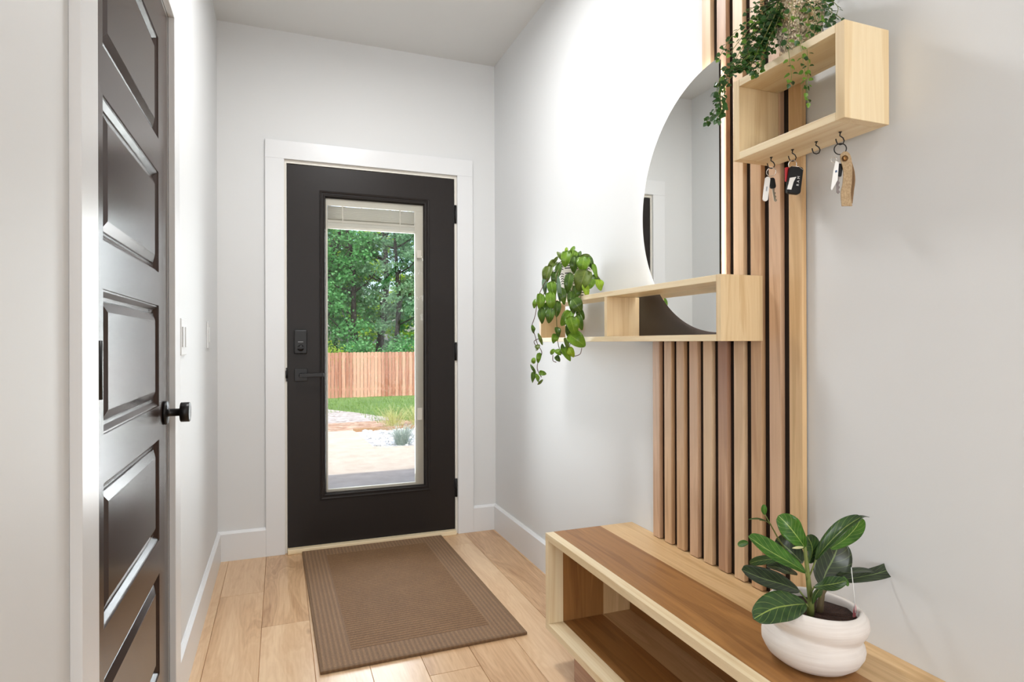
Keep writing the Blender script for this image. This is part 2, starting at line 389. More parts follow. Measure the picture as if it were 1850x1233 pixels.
# keypad bolt housing, lever set, latch
lk = bx('deadbolt_housing', .067, .133, YB - .030, YB, 1.058, 1.186, M['black'], dr, .006)
bm = bmesh.new(); lathe(bm, [(0, 0), (.017, 0), (.017, .006), (.013, .009), (0, .009)], (.100, YB - .039, 1.090), 24, axis='Y')
box(bm, .082, .118, YB - .042, YB - .037, 1.0865, 1.0935); new('thumbturn', bm, M['blackm'], lk)
bx('seam_trim', .0685, .1315, YB - .0306, YB - .0296, 1.1165, 1.1175, M['blackm'], lk)
bx('name_strip', .087, .113, YB - .0306, YB - .0300, 1.1205, 1.1235, plain('grey_print', hexc(150, 150, 150), .5), lk)
hs = bx('lever_rose', .069, .135, YB - .011, YB, .912, .978, M['blackm'], dr, .002)
bm = bmesh.new(); tube(bm, [(.102, YB - .01, .945), (.102, YB - .052, .945)], .011, 16)
box(bm, .092, .216, YB - .062, YB - .048, .935, .955); new('lever', bm, M['blackm'], hs, bevel=.002)
bx('latch_plate', .028, .0349, YB - .006, YB + .001, .912, .985, M['blackm'], dr, .001)
bm = bmesh.new(); tube(bm, [(.031, YB - .007, .93), (.031, YB - .007, .97)], .006, 10); new('latch_knuckle', bm, M['blackm'], dr)
bx('sweep', .036, .949, YB + .002, YB + .04, .0265, .0318, M['blackm'], dr)

# ------------------------------------------------------------------ closet door on the left wall
cd_ = bpy.data.objects.new('door_2', None); COL.objects.link(cd_); cd_.location = (XL, 1.595, .02); cd_['kind'] = 'structure'
tag(cd_, 'dark brown five panel closet door in the left wall', 'door'); bpy.context.view_layer.update()
Y0, Y1, Z0, Z1 = 1.2085, 1.980, .018, 2.052
py0, py1 = 1.302, 1.846
pz = [(.232, .507), (.592, .867), (.950, .1), (1.0, 0), (0, 0)]
pz = [(.238, .505), (.594, .861), (.950, 1.217), (1.306, 1.573), (1.662, 1.932)]
bm = bmesh.new(); xs = XL - .001; xb = XL - .036
def quad(bm, p): bm.faces.new([bm.verts.new(q) for q in p])
def yz(bm, y0, y1, z0, z1, x): quad(bm, [(x, y0, z0), (x, y1, z0), (x, y1, z1), (x, y0, z1)])
yz(bm, Y0, py0, Z0, Z1, xs); yz(bm, py1, Y1, Z0, Z1, xs)
zz = [Z0] + [z for p in pz for z in p] + [Z1]
for a, b in zip(zz[0::2], zz[1::2]): yz(bm, py0, py1, a, b, xs)
prof = [(0, 0), (.0012, -.003), (.004, -.0035), (.013, -.0115), (.017, -.0125), (.020, -.0125), (.0225, -.0095), (.040, -.0025), (.0415, -.0018)]
for z0, z1 in pz:
    for (a, da), (b, db) in zip(prof, prof[1:]):
        A = [(xs + da, y, z) for y, z in ((py0 + a, z0 + a), (py1 - a, z0 + a), (py1 - a, z1 - a), (py0 + a, z1 - a))]
        B = [(xs + db, y, z) for y, z in ((py0 + b, z0 + b), (py1 - b, z0 + b), (py1 - b, z1 - b), (py0 + b, z1 - b))]
        for k in range(4): quad(bm, [A[k], A[(k + 1) % 4], B[(k + 1) % 4], B[k]])
    a, d = prof[-1]; yz(bm, py0 + a, py1 - a, z0 + a, z1 - a, xs + d)
yz(bm, Y0, Y1, Z0, Z1, xb)
for y in (Y0, Y1): quad(bm, [(xs, y, Z0), (xb, y, Z0), (xb, y, Z1), (xs, y, Z1)])
for z in (Z0, Z1): quad(bm, [(xs, Y0, z), (xb, Y0, z), (xb, Y1, z), (xs, Y1, z)])
bmesh.ops.remove_doubles(bm, verts=bm.verts[:], dist=1e-5)
new('slab', bm, M['cdoor'], cd_)
# thin joint lines where rails meet the stiles
for z in (1.07,):
    pass
for z in (1.80, 1.072, .29):
    bm = bmesh.new(); tube(bm, [(XL + .0135, 1.2065, z - .05), (XL + .0135, 1.2065, z + .05)], .0068, 10)
    box(bm, XL - .001, XL + .012, 1.2055, 1.2075, z - .05, z + .05)
    new('hinge', bm, M['blackm'], cd_)
bm = bmesh.new(); kz, ky = .924, 1.918
lathe(bm, [(0, 0), (.033, 0), (.033, .006), (.030, .009), (.012, .009), (.0105, .014), (.0105, .040), (.014, .043)], (XL, ky, kz), 40, axis='X')
rose = new('knob_rose', bm, M['blackm'], cd_)
bm = bmesh.new(); lathe(bm, [(0, .040), (.026, .040), (.0275, .0415), (.0275, .062), (.026, .0635), (.0, .062)], (XL, ky, kz), 40, axis='X')
new('knob', bm, M['blackm'], rose)
bx('latch_plate', XL - .026, XL - .004, 1.9802, 1.9845, .90, .955, M['blackm'], cd_)
bm = bmesh.new(); ct2 = .017
box(bm, XL, XL + ct2, 1.105, 1.197, 0, 2.060); box(bm, XL, XL + ct2, 1.990, 2.082, 0, 2.060); box(bm, XL, XL + ct2, 1.105, 2.082, 2.060, 2.152)
new('trim_4', bm, M['trim'], bevel=.0012, kind='structure')
bm = bmesh.new()
box(bm, XL - .12, XL, 1.1985, 1.2055, 0, 2.058); box(bm, XL - .12, XL, 1.9845, 1.991, 0, 2.058); box(bm, XL - .12, XL, 1.1985, 1.991, 2.0545, 2.0615)
new('trim_6', bm, M['trim'], kind='structure')

# ------------------------------------------------------------------ switch plates
def plate(y0, y1, z0, z1, n, label):
    t = thing('light_switch', (XL, (y0 + y1) / 2, (z0 + z1) / 2), label, 'light switch', 'switch plates on the left wall')
    bx('plate', XL, XL + .006, y0, y1, z0, z1, M['wall'], t, .002)
    for k in range(n):
        c = y0 + (y1 - y0) * (k + .5) / n
        r = bx('rocker', XL + .006, XL + .010, c - .016, c + .016, (z0 + z1) / 2 - .033, (z0 + z1) / 2 + .033, M['wall'], t, .0015)
plate(2.19, 2.306, 1.078, 1.197, 2, 'wide white light switch plate on the left wall just past the closet door')
plate(2.96, 3.035, 1.094, 1.212, 1, 'narrow white light switch plate on the left wall next to the far corner')

# ------------------------------------------------------------------ doormat
def mat_material():
    k = NT('woven_doormat'); co = k.obj(); sp = k.n('ShaderNodeSeparateXYZ'); k.l(co, sp.inputs[0]); x, y = sp.outputs[0], sp.outputs[1]
    ax = k.math('ABSOLUTE', x); ay = k.math('ABSOLUTE', y)
    inn = k.math('MULTIPLY', k.math('LESS_THAN', ax, .262), k.math('LESS_THAN', ay, .525))
    edge = k.math('MAXIMUM', k.math('GREATER_THAN', ax, .366), k.math('GREATER_THAN', ay, .622))
    rb = k.math('SINE', k.math('MULTIPLY', x, 2 * math.pi / .0175)); rc = k.math('SINE', k.math('MULTIPLY', y, 2 * math.pi / .0185))
    mm = k.n('ShaderNodeMix', data_type='FLOAT'); k.l(inn, mm.inputs[0]); k.l(rb, mm.inputs[2]); k.l(rc, mm.inputs[3])
    h = mm.outputs[0]
    nz = k.noise(co, 420, 2, .7); nb = k.noise(co, 9, 3)
    hh = k.math('ADD', k.math('MULTIPLY', h, .5), k.math('MULTIPLY', nz, 1.6))
    c = k.ramp(k.math('ADD', k.math('MULTIPLY', nz, .8), k.math('ADD', k.math('MULTIPLY', h, .085), k.math('MULTIPLY', nb, .1))),
               [(.25, hexc(90, 62, 38)), (.55, hexc(142, 106, 70)), (.8, hexc(196, 158, 112))])
    c2 = k.mix(.22, c, hexc(168, 142, 118))
    c3 = k.mix(inn, c2, c); c4 = k.mix(k.math('MULTIPLY', edge, .5), c3, hexc(112, 84, 54))
    k.l(c4, k.b.inputs['Base Color']); k.b.inputs['Roughness'].default_value = .8
    k.bump(hh, .9, .002); return k.m
bm = bmesh.new(); box(bm, -.3775, .3775, -.636, .636, 0, .011)
rug = new('doormat', bm, mat_material(), bevel=.003); rug.location = (.491, 2.776, .0005); rug.rotation_euler.z = math.radians(.8)
tag(rug, 'brown ribbed rectangular doormat on the wood floor in front of the entry door', 'doormat')

# ------------------------------------------------------------------ slat wall
XS = 1.1836
order = [0, 1, 1, 0, 2, 3, 2, 1, 0, 4]
names = ['leftmost of the short slats', 'second of the short slats from the left', 'third of the short slats from the left', 'fourth of the short slats from the left',
         'fifth slat from the left, the palest, passing behind the round side of the mirror', 'sixth slat from the left, plum brown below the shelf', 'seventh slat from the left, right under the shelf end',
         'eighth slat from the left, first one clear of the long shelf', 'ninth slat, second from the right edge', 'rightmost slat, with its side open to the bare wall']
plum_streak(SLAT[3])
backer = bx('backer_panel', XR - .0040, XR - .0006, 1.130, 1.4985, .458, HC, M['backing'])
tag(backer, 'thin dark backing board between and behind the tall wood slats', 'backing board')
b2 = bx('backer_panel', XR - .0040, XR - .0006, 1.4990, 1.752, .458, 1.262, M['backing'])
tag(b2, 'low dark backing board behind the four short wood slats under the shelf', 'backing board')
for i in range(10):
    yl = 1.761 - .066 * i; yr = yl - .0385
    if i == 9: yr = yl - .0405
    top = 1.262 if i < 4 else HC - .001
    bm = bmesh.new(); box(bm, 0, XR - .0041 - XS, 0, yl - yr, 0, top - .4585)
    s = new('wall_slat', bm, SLAT[order[i]], bevel=.0012); s.location = (XS, yr, .4585)
    tag(s, 'vertical wooden slat above the bench, ' + names[i], 'slat', 'wood slats of the wall panel')

# ------------------------------------------------------------------ half-moon mirror with light behind
MC = (1.3986, 1.5332); MR = .390; xm = 1.164
def dshape(r, yoff=0, n=64, x=0):
    return [(x, MC[0] + yoff + (r - yoff) * math.sin(math.pi * k / n), MC[1] + r * math.cos(math.pi * k / n)) for k in range(n + 1)]
mt = thing('mirror', (xm, MC[0], MC[1] - MR), 'half-moon backlit mirror in front of the wooden slats, glowing along its curved edge', 'mirror')
bm = bmesh.new(); prism(bm, dshape(MR, 0, 96, xm), (1, 0, 0), .004); g = new('mirror_glass', bm, M['mirror'], mt)
bm = bmesh.new(); prism(bm, dshape(MR - .0008, .0006, 96, xm + .0041), (1, 0, 0), .0015); new('edge_backing', bm, M['white'], mt)
bm = bmesh.new(); prism(bm, dshape(.232, .05, 48, xm + .0057), (1, 0, 0), .0135); new('mount_box', bm, M['black'], mt)
bx('edge_strip', xm - .0004, xm + .0060, MC[0] - .0016, MC[0] - .0001, MC[1] - MR + .006, MC[1] + MR - .006, M['black'], mt)
pts = [(1.1735, y, z) for _, y, z in dshape(MR - .014, .030, 64, 0)]
pts = [Vector(p) for p in pts]
bm = bmesh.new(); tube(bm, pts + [pts[0]], .0028, 6, cap=False); new('light_strip', bm, M['led'], mt)

# ------------------------------------------------------------------ long shelf
SX0, SX1, SY0, SY1, SZ0, SZ1, ST = 1.047, 1.1635, 1.2545, 2.412, 1.118, 1.2895, .0175
sh = thing('wall_shelf', (SX1, 1.83, SZ0), 'long open box shelf of pale wood across the foot of the mirror', 'shelf')
P = M['palew']
bx('bottom_board', SX0, SX1, SY0 + ST, SY1 - ST, SZ0, SZ0 + ST, P['Y'], sh, .001)
bx('top_board', SX0, SX1, SY0 + ST, SY1 - ST, SZ1 - ST, SZ1, P['Y'], sh, .001)
bx('side_board', SX0, 1.1834, SY0, SY0 + ST - .0002, SZ0, SZ1, M['pale']['Z'], sh, .001)
bx('side_board', SX0, SX1, SY1 - ST + .0002, SY1, SZ0, SZ1, M['pale']['Z'], sh, .001)
bx('divider', SX0 + .0005, 1.1773, 1.832, 1.832 + ST, SZ0 + ST + .0002, SZ1 - ST - .0002, M['pale']['Z'], sh, .001)
bp = bx('back_panel', 1.1775, 1.1833, SY0 + ST, 1.895, SZ0 + .001, SZ1 - .004, M['panel'], sh); bp['label'] = 'dark brown back panel'
# bridging cleats that carry the shelf on the wall behind
bx('wall_cleat', SX1, XR - .0005, 2.30, 2.38, SZ0 + .05, SZ0 + .09, M['pale']['Y'], sh, .001)

# ------------------------------------------------------------------ small box shelf with hooks
BX0, BX1, BY0, BY1, BZ0, BZ1 = 1.058, XS - .0004, .8985, 1.2195, 1.5665, 1.7635
bs = thing('box_shelf', (BX1, 1.06, BZ0), 'small open box shelf of pale wood with black hooks, high on the slats', 'shelf')
bx('bottom_board', BX0, BX1, BY0 + .022, BY1 - .022, BZ0, BZ0 + .0175, P['Y'], bs, .001)
bx('top_board', BX0, BX1, BY0 + .022, BY1 - .022, BZ1 - .0175, BZ1, P['Y'], bs, .001)
bx('side_board', BX0, BX1, BY0, BY0 + .0218, BZ0, BZ1, P['Z'], bs, .001)
bx('side_board', BX0, BX1, BY1 - .0218, BY1, BZ0, BZ1, M['pale']['Z'], bs, .001)
HK = [(1.120, 1.158), (1.122, 1.094), (1.128, 1.032), (1.124, .966)]
hookpts = []
for hx, hy in HK:
    bm = bmesh.new(); q = []
    q += [(0, .001), (0, -.006)]
    for k in range(9):
        a = math.radians(125 - k * 37); q.append((-.001 + .0085 * math.cos(a) * 1, -.017 + .0085 * math.sin(a)))
    q = [(0, .002), (0, -.004), (-.004 + .003, -.008), (.006, -.013), (.0085, -.019), (.006, -.0255), (0, -.0275), (-.006, -.0255), (-.0085, -.020), (-.0095, -.015)]
    d = Vector((RV.x, RV.y, 0)).normalized()
    tube(bm, [Vector((hx, hy, BZ0)) + d * a + Vector((0, 0, b)) for a, b in q], .0013, 8)
    lathe(bm, [(0, -.0014), (.0035, -.0012), (.0035, 0)], (hx, hy, BZ0), 12)
    new('hook', bm, M['blackm'], bs); hookpts.append(Vector((hx, hy, BZ0 - .0262)))

# ------------------------------------------------------------------ keys on the hooks
M['chrome'] = plain('nickel', (.62, .6, .56, 1), .25, 1)
M['brassy'] = plain('worn_key_metal', (.42, .36, .27, 1), .35, 1)
M['red'] = plain('red_plastic', hexc(190, 28, 34), .4)
M['fob'] = plain('fob_black', hexc(14, 14, 15), .55, spec=.3)
M['txt'] = plain('white_print', hexc(235, 235, 235), .5)
M['bluep'] = plain('blue_print', hexc(70, 96, 130), .5)
M['leather'] = None
D1 = 1097.1
HD = Vector((RV.x, RV.y, 0)).normalized(); ZV = Vector((0, 0, 1)); ND = -Vector((WV.x, WV.y, 0)).normalized()
def loc2(o, a, b, c=0): return o + HD * a + ZV * b + ND * c
def text_obj(s, size, o, xdir, ydir, mat, parent, name='lettering', sp_=1.0):
    cu = bpy.data.curves.new(name, 'FONT'); cu.body = s; cu.size = size; cu.extrude = .00015; cu.align_x = 'CENTER'; cu.align_y = 'CENTER'
    cu.space_character = sp_
    tmp = bpy.data.objects.new(name, cu); COL.objects.link(tmp); bpy.context.view_layer.update()
    me = bpy.data.meshes.new_from_object(tmp.evaluated_get(bpy.context.evaluated_depsgraph_get())); bpy.data.objects.remove(tmp)
    xd = Vector(xdir).normalized(); yd = Vector(ydir).normalized(); zd = xd.cross(yd)
    mm = Matrix((xd, yd, zd)).transposed().to_4x4(); mm.translation = o; me.transform(mm)
    me.materials.clear(); me.materials.append(mat)
    ob = bpy.data.objects.new(name, me); COL.objects.link(ob); ob.parent = parent
    ob.matrix_parent_inverse = parent.matrix_world.inverted(); return ob

def keyblade(bm, o, d, L, n):
    """flat key blade from o along d with a few notches"""
    d = d.normalized(); s = d.cross(n).normalized(); w = .0035; pr = [(0, -w), (0, w)]
    pr = [(0, w)] + [(L * t, w) for t in (.9,)] + [(L, 0)] + [(L * .92, -w)]
    for k in range(5): pr += [(L * (.85 - k * .13), -w * (.35 if k % 2 else 1)), (L * (.80 - k * .13), -w * (.9 if k % 2 else .3))]
    pr += [(0, -w)]
    prism(bm, [o + d * a + s * b for a, b in pr], n, .0016)
def roundrect(o, xd, yd, w, h, r, n=5):
    out = []
    for cx, cy, a0 in ((w / 2 - r, h / 2 - r, 0), (-w / 2 + r, h / 2 - r, 90), (-w / 2 + r, -h / 2 + r, 180), (w / 2 - r, -h / 2 + r, 270)):
        for k in range(n + 1):
            a = math.radians(a0 + 90 * k / n); out.append(o + xd * (cx + r * math.cos(a)) + yd * (cy + r * math.sin(a)))
    return out
# bunch 1: white tag + black-headed car key
h = hookpts[0]
k1 = thing('key_bunch', h, 'car key with black head and slim white tag hanging from the hook nearest the mirror', 'keys', 'keys hanging under the box shelf')
bm = bmesh.new(); ring(bm, h + ZV * -.0095, .0105, .0009, HD * .9 + ND * .4, ZV); new('key_ring', bm, M['chrome'], k1)
xd, yd = (HD * .99 + ZV * -.12).normalized(), (ZV * .99 + HD * .12).normalized()
c = loc2(h, -.013, -.052, .004); bm = bmesh.new(); prism(bm, roundrect(c, xd, yd, .0125, .060, .0062), -ND, .004)
tg = new('white_tag', bm, M['white'], k1, bevel=.0008)
text_obj('IIIIIIIIII', .0045, c + ND * .0004, yd, -xd, M['bluep'], tg, 'tag_print')
xd, yd = (HD * .97 + ZV * .16).normalized(), (ZV * .97 - HD * .16).normalized()
c = loc2(h, .003, -.037, .001); bm = bmesh.new(); prism(bm, roundrect(c, xd, yd, .0145, .027, .006), -ND, .005)
kh = new('key_head', bm, M['fob'], k1, bevel=.001)
bm = bmesh.new(); keyblade(bm, c - yd * .0125 - ND * .002, -yd, .034, ND); new('key_blade', bm, M['brassy'], kh)
# bunch 2: key fob with RAM lettering, red and white pieces
h = hookpts[1]
k2 = thing('key_fob', h, 'black car fob with white RAM lettering and a red piece on the second hook', 'keys', 'keys hanging under the box shelf')
bm = bmesh.new(); ring(bm, h + ZV * -.0085, .0095, .0010, HD, ZV * .9 + ND * .2); new('key_ring', bm, M['chrome'], k2)
xd, yd = (HD * .985 - ZV * .12).normalized(), (ZV * .985 + HD * .12).normalized()
c = loc2(h, .005, -.046, .004)
bm = bmesh.new(); prism(bm, roundrect(c, xd, yd, .032, .064, .007), -ND, .013); fb = new('fob_body', bm, M['fob'], k2, bevel=.002)
bm = bmesh.new(); o = c + yd * .0305
tube(bm, [o - xd * .012 + ND * .001, o + xd * .004 + yd * .0008 + ND * .0005, o + xd * .0155 - yd * .006 + ND * .0005], .0009, 6); new('metal_edge', bm, M['chrome'], fb)
text_obj('RAM', .0082, c + xd * .0065 - yd * .002 + ND * .0003, yd, -xd, M['txt'], fb, 'lettering', 1.75)
bm = bmesh.new(); o = c + ND * .0012
prism(bm, [o + xd * a + yd * b for a, b in ((-.0165, -.024), (-.0075, -.024), (-.0045, -.006), (.0005, .007), (-.0140, .003))], -ND, .003); new('white_key_part', bm, M['white'], k2)
bm = bmesh.new(); prism(bm, roundrect(loc2(h, -.0085, -.030, -.007), HD, ZV, .011, .034, .003), -ND, .004); new('red_tag', bm, M['red'], k2, bevel=.0008)
# bunch 3: black ring with a leather loop strap, key and paper tag
h = hookpts[3]
k3 = thing('key_strap', h, 'tan suede wrist strap with keys and white tag on a black ring', 'keys', 'keys hanging under the box shelf')
bm = bmesh.new(); ring(bm, h + ZV * -.0105, .0118, .0012, HD * .95 + ND * .3, ZV); new('split_ring', bm, M['blackm'], k3)
def suede():
    k = NT('tan_suede'); n = k.noise(k.obj(), 260, 4, .7); k.l(k.ramp(n, [(.3, hexc(150, 124, 92)), (.7, hexc(190, 166, 132))]), k.b.inputs['Base Color'])
    k.b.inputs['Roughness'].default_value = .95; k.bump(n, .5, .001); return k.m
SD = suede()
def strap(prof, wd, name, thick=.0028):
    """strap following a hanging line prof [(a,b,c)] (a along HD, b down, c to camera), wd half-width per point along wdir"""
    bm = bmesh.new(); rows = []
    for (a, b, c, w, tw) in prof:
        p = loc2(h, a, b, c); s = (HD * math.cos(tw) + ND * math.sin(tw)); n = (ND * math.cos(tw) - HD * math.sin(tw))
        rows.append([bm.verts.new(p - s * w + n * thick / 2), bm.verts.new(p + s * w + n * thick / 2), bm.verts.new(p + s * w - n * thick / 2), bm.verts.new(p - s * w - n * thick / 2)])
    for r0, r1 in zip(rows, rows[1:]):
        for k in range(4): bm.faces.new((r0[k], r0[(k + 1) % 4], r1[(k + 1) % 4], r1[k]))
    bm.faces.new(rows[0]); bm.faces.new(rows[-1][::-1]); return new(name, bm, SD, k3, smooth=False, bevel=.0006)
def interp(pr, n=5):
    out = []
    for i in range(len(pr) - 1):
        p0 = pr[max(i - 1, 0)]; p1 = pr[i]; p2 = pr[i + 1]; p3 = pr[min(i + 2, len(pr) - 1)]
        for k in range(n):
            t = k / n; out.append(tuple(.5 * ((2 * b) + (-a + c) * t + (2 * a - 5 * b + 4 * c - d) * t * t + (-a + 3 * b - 3 * c + d) * t ** 3) for a, b, c, d in zip(p0, p1, p2, p3)))
    out.append(pr[-1]); return out
strap(interp([(.009, -.017, .003, .0035, .2), (.008, -.024, .004, .0095, .1), (.0095, -.036, .005, .0110, .1), (.0125, -.060, .006, .0092, .15), (.0120, -.085, .004, .0092, .15), (.0095, -.106, .003, .0102, .1), (.012, -.134, .003, .0110, .05)]), 0, 'strap_front')
SD = plain('inner_suede_back', hexc(136, 108, 78), .95, bump=(260, .5, .001))  # darker tone of the suede's inner side
strap(interp([(.013, -.020, .000, .004, .9), (.020, -.036, -.004, .006, 1.0), (.027, -.058, -.008, .0075, 1.0), (.029, -.078, -.009, .0075, 1.0), (.025, -.100, -.006, .007, 1.0), (.021, -.128, -.003, .006, .9)]), 0, 'strap_back')
bm = bmesh.new(); cc = loc2(h, .0055, -.033, .0082)
u_, v_ = HD, ZV
rr = [[cc + (u_ * math.cos(2 * math.pi * k / 24) + v_ * math.sin(2 * math.pi * k / 24)) * r + ND * z for k in range(24)] for r, z in ((.0062, 0), (.0062, .0015), (.0045, .0030), (.002, .0034))]
rr = [[bm.verts.new(p) for p in q] for q in rr]
for a, b in zip(rr, rr[1:]):
    for k in range(24): bm.faces.new((a[k], a[(k + 1) % 24], b[(k + 1) % 24], b[k]))
bm.faces.new(rr[-1]); bm.faces.new(rr[0][::-1]); new('rivet', bm, plain('aged_brass', hexc(120, 86, 48), .35, .8), k3, smooth=True)
xd, yd = (HD * .98 - ZV * .16).normalized(), (ZV * .98 + HD * .16).normalized()
bm = bmesh.new(); prism(bm, roundrect(loc2(h, -.0015, -.056, .0015), xd, yd, .011, .028, .003), -ND, .005); kh = new('key_head', bm, M['fob'], k3, bevel=.0008)
bm = bmesh.new(); keyblade(bm, loc2(h, -.006, -.070, .0), (-ZV - HD * -.02), .037, ND); new('key_blade', bm, plain('dark_key_metal', (.2, .17, .16, 1), .35, 1), kh)
bm = bmesh.new(); o = loc2(h, -.013, -.058, .002); pl = [(.002, .022), (.009, .018), (.006, -.020), (-.0065, -.042), (-.0085, -.038), (-.003, .0)]
prism(bm, [o + HD * a + ZV * b for a, b in pl], (-ND * .9 + HD * .3), .0009); pt = new('paper_tag', bm, M['white'], k3)
bm = bmesh.new(); prism(bm, [o + HD * a + ZV * b + ND * .0006 for a, b in ((.0005, .0), (.0045, .002), (.0048, -.004), (.003, -.0025), (.001, -.005))], -ND, .0003); new('tag_print', bm, M['bluep'], pt)
bm = bmesh.new(); ring(bm, loc2(h, -.0135, -.034, .0), .006, .0006, HD, ZV, 20, 5); new('small_ring', bm, M['chrome'], k3)

# ------------------------------------------------------------------ bench
NX0, NY0, NY1, NZ0, NZ1, NT_ = .856, .40, 1.925, .127, .4565, .0225
bn = thing('bench', (1.03, 1.16, 0), 'long low wooden bench with open cubby and dark stained stripe along the right wall', 'bench')
def strips(name, x0, x1, y0, y1, z0, z1, cuts, parent, ax, flip=False):
    """a board glued from strips side by side; cuts = [(x_end, material)]"""
    bm = bmesh.new(); a = x0; ms = []
    for i, (b, m_) in enumerate(cuts):
        box(bm, a, b, y0, y1, z0, z1, i); ms.append(m_[ax]); a = b
    return new(name, bm, ms, parent)
cut = [(.912, M['palew']), (1.070, M['walnut']), (XR - T - .0005, M['oakb'])]
cutT = [(.8865, M['palew']), (1.070, M['walnut']), (XR - .0005, M['oakb'])]
strips('bench_top', NX0, XR, NY0, NY1, NZ1 - NT_, NZ1, cutT, bn, 'Y')
e = strips('side_panel', NX0, XR, NY1 - NT_, NY1, NZ0 + NT_ + .0002, NZ1 - NT_ - .0002, cut, bn, 'Z')
strips('side_panel', NX0, XR, NY0, NY0 + NT_, NZ0 + NT_ + .0002, NZ1 - NT_ - .0002, cut, bn, 'Z')
strips('bottom_board', NX0, XR, NY0, NY1, NZ0, NZ0 + NT_, [(.912, M['palew']), (1.066, M['walnut']), (XR - T - .0005, M['oakb'])], bn, 'Y')
bx('back_board', XR - T - .010, XR - T - .001, NY0 + NT_ + .001, NY1 - NT_ - .001, NZ0 + NT_ + .001, NZ1 - NT_ - .001, M['walnut']['Y'], bn)
bx('plinth', .902, XR - T - .002, NY0 + .12, 1.80, .0003, NZ0 - .0003, wood('plinth_wood', hexc(196, 160, 136), hexc(160, 122, 100), 'Y'), bn, .001)

# ------------------------------------------------------------------ leaves
def leaf_mat(name, dark, light, vein, rough=.35, veins=True, trans=.25):
    k = NT(name); uv = k.n('ShaderNodeTexCoord').outputs['UV']; sp = k.n('ShaderNodeSeparateXYZ'); k.l(uv, sp.inputs[0])
    u, v = sp.outputs[0], sp.outputs[1]
    n = k.noise(k.obj(), 40, 3); c = k.ramp(n, [(.3, dark), (.7, light)])
    av = k.math('ABSOLUTE', k.math('SUBTRACT', v, .5))
    if veins:
        mid = k.math('LESS_THAN', av, .022)
        s = k.math('FRACT', k.math('MULTIPLY', k.math('SUBTRACT', u, k.math('MULTIPLY', av, .55)), 8))
        sv = k.math('LESS_THAN', k.math('ABSOLUTE', k.math('SUBTRACT', s, .5)), .045)
        f = k.math('MAXIMUM', k.math('MULTIPLY', mid, .85), k.math('MULTIPLY', sv, .38))
        c = k.mix(f, c, vein)
    k.l(c, k.b.inputs['Base Color']); k.b.inputs['Roughness'].default_value = rough
    tr = k.n('ShaderNodeBsdfTranslucent'); k.l(c, tr.inputs[0]); mx = k.n('ShaderNodeMixShader'); mx.inputs[0].default_value = trans
    k.l(k.b.outputs[0], mx.inputs[1]); k.l(tr.outputs[0], mx.inputs[2]); k.l(mx.outputs[0], k.out.inputs[0]); return k.m
def wprof(kind, t):
    if kind == 'heart': return (1 - (1 - min(t, .3) / .3) ** 2) ** .5 * (1 if t < .3 else max(0, 1 - ((t - .3) / .7) ** 1.7))
    if kind == 'ficus': return math.sin(math.pi * min(1, (t * .97 + .02)) ** 1.25) ** .62 if 0 < t < 1 else .03
    if kind == 'narrow': return math.sin(math.pi * t) ** .9
    if kind == 'paddle': return (.32 + .68 * t) * (max(0, 1 - t ** 3.6)) ** .5 if t > .02 else .1
def leaf(bm, pts, width, nrm, kind='ficus', fold=.18, n=14, m=6, wave=0., cup=0., mi=0):
    """pts: spine points (2-4) base to tip; width full; nrm = side the upper face looks at"""
    uvl = bm.loops.layers.uv.verify(); pts = [Vector(p) for p in pts]
    if len(pts) == 2: pts = [pts[0], (pts[0] + pts[1]) / 2, pts[1]]
    sp = [Vector(p) for p in interp([tuple(p) for p in pts], max(2, n // (len(pts) - 1)))]
    N = len(sp) - 1; rows = []; nrm = Vector(nrm).normalized(); ph = rnd() * 6
    for i, p in enumerate(sp):
        t = i / N; d = (sp[min(i + 1, N)] - sp[max(i - 1, 0)]).normalized()
        s = d.cross(nrm).normalized(); nn = s.cross(d)
        w = width / 2 * wprof(kind, t); row = []
        for j in range(m + 1):
            q = j / m * 2 - 1
            row.append(bm.verts.new(p + s * (q * w) + nn * (abs(q) ** 1.5 * w * fold * 2 + wave * w * math.sin(t * 9 + ph + (2 if q > 0 else 0)) * abs(q) - cup * w * q * q)))
        rows.append(row)
    if kind == 'heart' and N > 3:   # lobes reach back past the stalk
        d0 = (sp[1] - sp[0]).normalized(); L = (sp[-1] - sp[0]).length
        for i in (0, 1):
            for j in range(m + 1):
                q = abs(j / m * 2 - 1); rows[i][j].co -= d0 * L * .13 * math.sin(math.pi * min(1, q * 1.0) * .75) * (1 - i * .4)
    for i in range(N):
        for j in range(m):
            f = bm.faces.new((rows[i][j], rows[i][j + 1], rows[i + 1][j + 1], rows[i + 1][j])); f.smooth = True; f.material_index = mi
            for lp, (a, b) in zip(f.loops, ((i, j), (i, j + 1), (i + 1, j + 1), (i + 1, j))): lp[uvl].uv = (a / N, b / m)
def solid(o, t=.0006):
    md = o.modifiers.new('thickness', 'SOLIDIFY'); md.thickness = t; md.offset = 0

